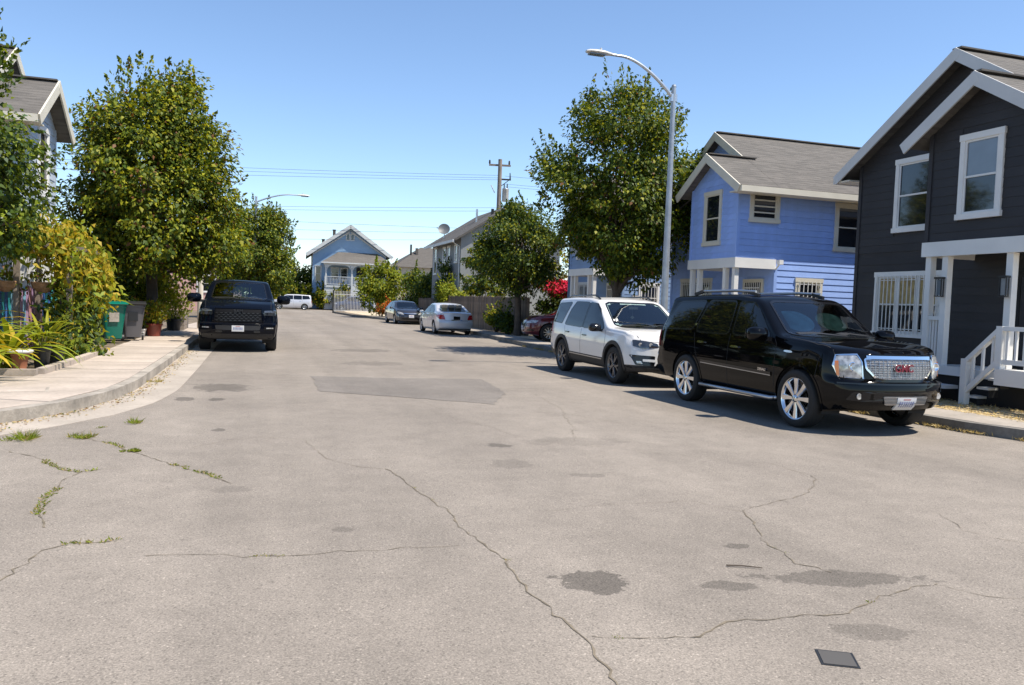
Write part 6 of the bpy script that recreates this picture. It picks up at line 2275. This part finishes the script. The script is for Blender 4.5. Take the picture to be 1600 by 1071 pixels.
# ================================================================= sedans, hatch, wagon
def build_sedan(label, loc, rz, pm, kind):
    car = thing('parked_car', label, 'car', loc, rz, 'vehicles parked along the street')
    B = Body(top=[(-2.28, .96), (-2.2, 1.02), (-1.72, 1.06), (-1.55, 1.09), (-.98, 1.35), (-.6, 1.425), (-.1, 1.44), (.3, 1.40), (.5, 1.33), (1.15, .985), (1.28, .965), (1.8, .90), (2.1, .80), (2.25, .70), (2.28, .66)],
             belt=[(-2.28, .91), (-1.5, .97), (-.5, .935), (1.1, .89), (1.8, .80), (2.28, .58)],
             wid=[(-2.28, .80), (-1.9, .87), (-1, .885), (1.2, .885), (1.9, .85), (2.28, .72)],
             z0=[(-2.28, .30), (-1.8, .20), (1.8, .19), (2.28, .22)], k=.42,
             front=[(.2, -.05), (.35, .05), (.50, .05), (.60, .02), (.75, -.06)], rear=[(.2, -.03), (.35, .06), (.58, .07), (.66, .02), (.95, -.02)],
             nose=1.7, tail=-1.8, fc=.36, rc=.26, step=.055, crown=.035)
    Rt, Ra, ax = .315, .37, (1.34, -1.34)
    ws2 = B.rounded([(-.68, .985), (.68, .985), (.54, 1.345), (-.54, 1.345)], 2, .1)
    rw2 = B.rounded([(-.62, 1.08), (.62, 1.08), (.50, 1.345), (-.50, 1.345)], 2, .1)
    see = kind == 'rear'
    sides = [[(1.02, .965), (.52, 1.26), (.25, 1.335), (-.15, 1.355), (-.15, .965)], [(-.22, .97), (-.22, 1.355), (-.60, 1.335), (-1.12, 1.12), (-1.22, 1.01)]]
    glass_side(B, car, sides, M_tint if not see else G_dark, fw=.024)
    for nm, a_, pl in (('windscreen', 'F', ws2), ('rear_window', 'B', rw2)):
        w = B.patch(nm, a_, pl, G_wind, car, .004, False)
        B.line(a_, pl, .026, .006, True).obj('seal', M_gloss, w, smooth=40)
    seams(B, car, [(s_, p) for s_ in 'LR' for p in ([(1.0, .32), (1.05, .85)], [(-.18, .32), (-.18, .94)], [(-1.0, .5), (-1.1, .94)])] + [('B', [(-.60, .70), (-.55, .66), (.55, .66), (.60, .70), (.60, .96)]), ('T', [(1.3, -.72), (2.0, -.60)]), ('T', [(1.3, .72), (2.0, .60)])])
    handles(B, car, (0, -1.0), (.80, .83), pm, .17)
    for sg, a_ in ((1, 'L'), (-1, 'R')):
        B.patch('headlamp', 'F', [(sg * .44, .60), (sg * .72, .63), (sg * .80, .76), (sg * .74, .79), (sg * .5, .70)], M_lampclr, car, .010, True, .1, bulge=.008)
        tl = B.patch('tail_lamp', 'B', [(sg * .52, .70), (sg * .80, .72), (sg * .82, .92), (sg * .62, .92), (sg * .56, .84)], M_redl, car, .012, True, .08)
        B.patch('tail_lamp_side', a_, [(-2.12, .73), (-1.92, .80), (-1.86, .90), (-2.12, .92)], M_redl, tl, .012, True, .08)
    gr = B.patch('grille', 'F', [(-.40, .58), (.40, .58), (.44, .66), (-.44, .66)], M_gloss, car, .008, True, .1)
    B.line('F', [(-.46, .68), (0, .655), (.46, .68)], .035, .018).obj('chrome_bar', M_chrome, gr, smooth=40)
    B.patch('lower_intake', 'F', [(-.55, .30), (.55, .30), (.6, .42), (-.6, .42)], M_gloss, car, .006, True, .1)
    plate(B, car, 'F', 0, .50)
    B.patch('plate_recess', 'B', [(-.30, .66), (.30, .66), (.27, .86), (-.27, .86)], pm, car, .004, True, .08)
    plate(B, car, 'B', 0, .775, M_gloss if see else M_plate, see)
    B.line('B', [(-.26, .685), (.26, .685)], .04, .012).obj('boot_trim', M_chrome, car)
    mirror(car, .82, .87, 1.0, .8, pm)
    cabin(car, -1.7, 1.1, .74, .32, 1.0, .92, .34)
    MB().box(-1.75, -1.25, -.66, .66, .95, 1.0).obj('parcel_shelf', M_cabin, car)
    for y in (.34, -.34):
        seat(car, .0, y, .50, M_seatb)
        seat(car, -.85, y, .56, M_seatb)
    seat(car, -.85, 0, .56, M_seatb)
    arch_parts(B, car, ax, Rt, Ra, pm, .02, .34)
    for x in ax:
        B.cut_arch(x, Rt, Ra)

    def shr(p, a=.94, b=.9):
        cx = sum(q[0] for q in p) / len(p)
        cz = sum(q[1] for q in p) / len(p)
        return [(cx + (q[0] - cx) * a, cz + (q[1] - cz) * b) for q in p]
    B.cut_window('F', shr(ws2))
    B.cut_window('B', shr(rw2))
    if see:
        for a_ in 'LR':
            for p in sides:
                B.cut_window(a_, shr(p, .93, .88))
    B.finish(car, pm)
    mount_wheels(car, make_wheel(Rt, .205, .20, 'ten' if see else 'five', M_satin), ax, .775, Rt)
    return car


def build_hatch(loc, rz):
    car = thing('parked_car', 'maroon hatchback nosing out of the driveway under the round tree', 'car', loc, rz, 'vehicles parked along the street')
    B = Body(top=[(-2.1, 1.30), (-1.7, 1.45), (-.9, 1.53), (-.2, 1.54), (.15, 1.49), (.35, 1.42), (1.0, 1.06), (1.12, 1.04), (1.7, .99), (2.0, .90), (2.14, .80), (2.17, .74)],
             belt=[(-2.1, 1.02), (-.5, .98), (1.0, .94), (1.7, .88), (2.17, .68)], wid=[(-2.1, .80), (-1.7, .88), (1.2, .9), (1.8, .87), (2.17, .74)],
             z0=[(-2.1, .34), (-1.7, .24), (1.7, .23), (2.17, .27)], k=.38, front=[(.2, -.06), (.35, .04), (.55, .04), (.7, .01), (.85, -.06)], rear=[(.3, 0), (.5, .06), (.8, .02), (1.4, -.25)],
             nose=1.6, tail=-1.7, fc=.34, rc=.2, step=.055)
    Rt, Ra, ax = .34, .395, (1.32, -1.3)
    ws2 = B.rounded([(-.68, 1.055), (.68, 1.055), (.55, 1.44), (-.55, 1.44)], 2, .1)
    w = B.patch('windscreen', 'F', ws2, M_tint, car, .004, False)
    B.line('F', ws2, .026, .006, True).obj('seal', M_gloss, w, smooth=40)
    glass_side(B, car, [[(.88, 1.02), (.36, 1.36), (.1, 1.43), (-.2, 1.44), (-.2, 1.02)], [(-.28, 1.02), (-.28, 1.445), (-.9, 1.43), (-1.35, 1.2), (-1.4, 1.08)]], M_tint, fw=.024)
    B.patch('rear_window', 'B', [(-.55, 1.1), (.55, 1.1), (.48, 1.38), (-.48, 1.38)], M_tint, car, .004, False, .1)
    seams(B, car, [(s_, p) for s_ in 'LR' for p in ([(.95, .4), (.98, .92)], [(-.24, .4), (-.24, 1.0)])])
    handles(B, car, (-.05, -1.0), (.88, .9), P_maroon, .17)
    for sg, a_ in ((1, 'L'), (-1, 'R')):
        B.patch('headlamp', 'F', [(sg * .42, .70), (sg * .78, .70), (sg * .84, .80), (sg * .72, .83), (sg * .46, .75)], M_lampclr, car, .01, True, .1)
        B.patch('tail_lamp', 'B', [(sg * .5, .9), (sg * .8, .9), (sg * .8, 1.05), (sg * .5, 1.02)], M_redl, car, .01, True, .1)
        B.patch('fog_recess', 'F', [(sg * .55, .38), (sg * .78, .40), (sg * .76, .48), (sg * .55, .46)], M_gloss, car, .006, True, .1)
    gr = B.patch('grille', 'F', [(-.40, .46), (.40, .46), (.46, .68), (.36, .74), (-.36, .74), (-.46, .68)], M_gloss, car, .006, True, .08)
    B.line('F', [(-.46, .70), (-.36, .48), (.36, .48), (.46, .70)], .03, .016).obj('grille_wing', M_satin, gr)
    plate(B, car, 'F', 0, .50)
    mirror(car, .72, .88, 1.06, .85, P_maroon)
    arch_parts(B, car, ax, Rt, Ra, P_maroon, .02, .34)
    for x in ax:
        B.cut_arch(x, Rt, Ra)
    B.finish(car, P_maroon)
    mount_wheels(car, make_wheel(Rt, .22, .21, 'ten', M_satin), ax, .79, Rt)
    return car


def build_wagon(label, loc, rz, pm):
    car = thing('parked_car', label, 'car', loc, rz, 'vehicles parked along the street')
    B = Body(top=[(-2.1, 1.45), (-1.9, 1.56), (-.6, 1.62), (.5, 1.60), (.72, 1.52), (1.15, 1.12), (1.25, 1.08), (1.8, 1.0), (2.05, .88), (2.12, .78)],
             belt=[(-2.1, 1.02), (1.1, 1.0), (1.7, .92), (2.12, .70)], wid=[(-2.1, .82), (-1.8, .87), (1.5, .88), (2.12, .76)],
             z0=[(-2.1, .32), (-1.7, .22), (1.7, .22), (2.12, .26)], k=.2, front=[(.2, -.05), (.4, .04), (.6, .03), (.9, -.05)], rear=[(.3, 0), (.5, .06), (.7, .02), (1.5, -.1)],
             nose=1.6, tail=-1.8, fc=.26, rc=.14, step=.06)
    Rt, Ra, ax = .32, .37, (1.3, -1.3)
    ws2 = B.rounded([(-.68, 1.12), (.68, 1.12), (.62, 1.50), (-.62, 1.50)], 2, .1)
    B.patch('windscreen', 'F', ws2, M_tint, car, .004, False)
    glass_side(B, car, [[(.96, 1.10), (.70, 1.44), (.52, 1.50), (-.10, 1.51), (-.10, 1.10)], [(-.18, 1.10), (-.18, 1.51), (-1.0, 1.51), (-1.0, 1.10)], [(-1.08, 1.12), (-1.08, 1.51), (-1.72, 1.48), (-1.85, 1.18)]], M_tint, fw=.024)
    B.patch('rear_window', 'B', [(-.6, 1.1), (.6, 1.1), (.55, 1.45), (-.55, 1.45)], M_tint, car, .004, False, .1)
    seams(B, car, [(s_, p) for s_ in 'LR' for p in ([(1.0, .4), (1.02, 1.05)], [(-.14, .4), (-.14, 1.08)], [(-1.03, .6), (-1.03, 1.08)])])
    handles(B, car, (.05, -.85), (.94, .95), pm, .17)
    for sg in (1, -1):
        B.patch('headlamp', 'F', [(sg * .45, .72), (sg * .78, .74), (sg * .78, .86), (sg * .45, .84)], M_lampclr, car, .01, True, .1)
        B.patch('tail_lamp', 'B', [(sg * .62, .75), (sg * .80, .75), (sg * .80, 1.0), (sg * .62, 1.0)], M_redl, car, .01, True, .1)
    B.patch('grille', 'F', [(-.40, .5), (.40, .5), (.40, .72), (-.40, .72)], M_gloss, car, .006, True, .08)
    mirror(car, .85, .86, 1.12, .85, pm)
    arch_parts(B, car, ax, Rt, Ra, pm, .02, .34)
    for x in ax:
        B.cut_arch(x, Rt, Ra)
    B.finish(car, pm)
    mount_wheels(car, make_wheel(Rt, .215, .2, 'five', M_satin), ax, .775, Rt)
    return car


S90 = -math.pi / 2
build_black_suv((8.17, 10.95, 0), S90 + R(0.8))
build_white_suv((8.05, 16.65, 0), S90 + R(0.5))
build_pickup((-.4, 25.6, 0), S90)
build_sedan('silver sedan seen from behind beside the board fence', (8.85, 38.4, 0), math.pi / 2 + R(1), P_silver, 'rear')
build_sedan('dark graphite sedan facing this way beyond the silver one', (9.15, 51.5, 0), S90 + R(2), P_graph, 'front')
build_hatch((12.4, 30.2, ZL), math.pi - R(8))
build_wagon('pale silver boxy wagon side on at the end of the street', (3.8, 89.2, 0), math.pi, P_wagon)
build_wagon('navy car behind the bars of the iron gate', (10.2, 88.2, 0), math.pi, P_navy)
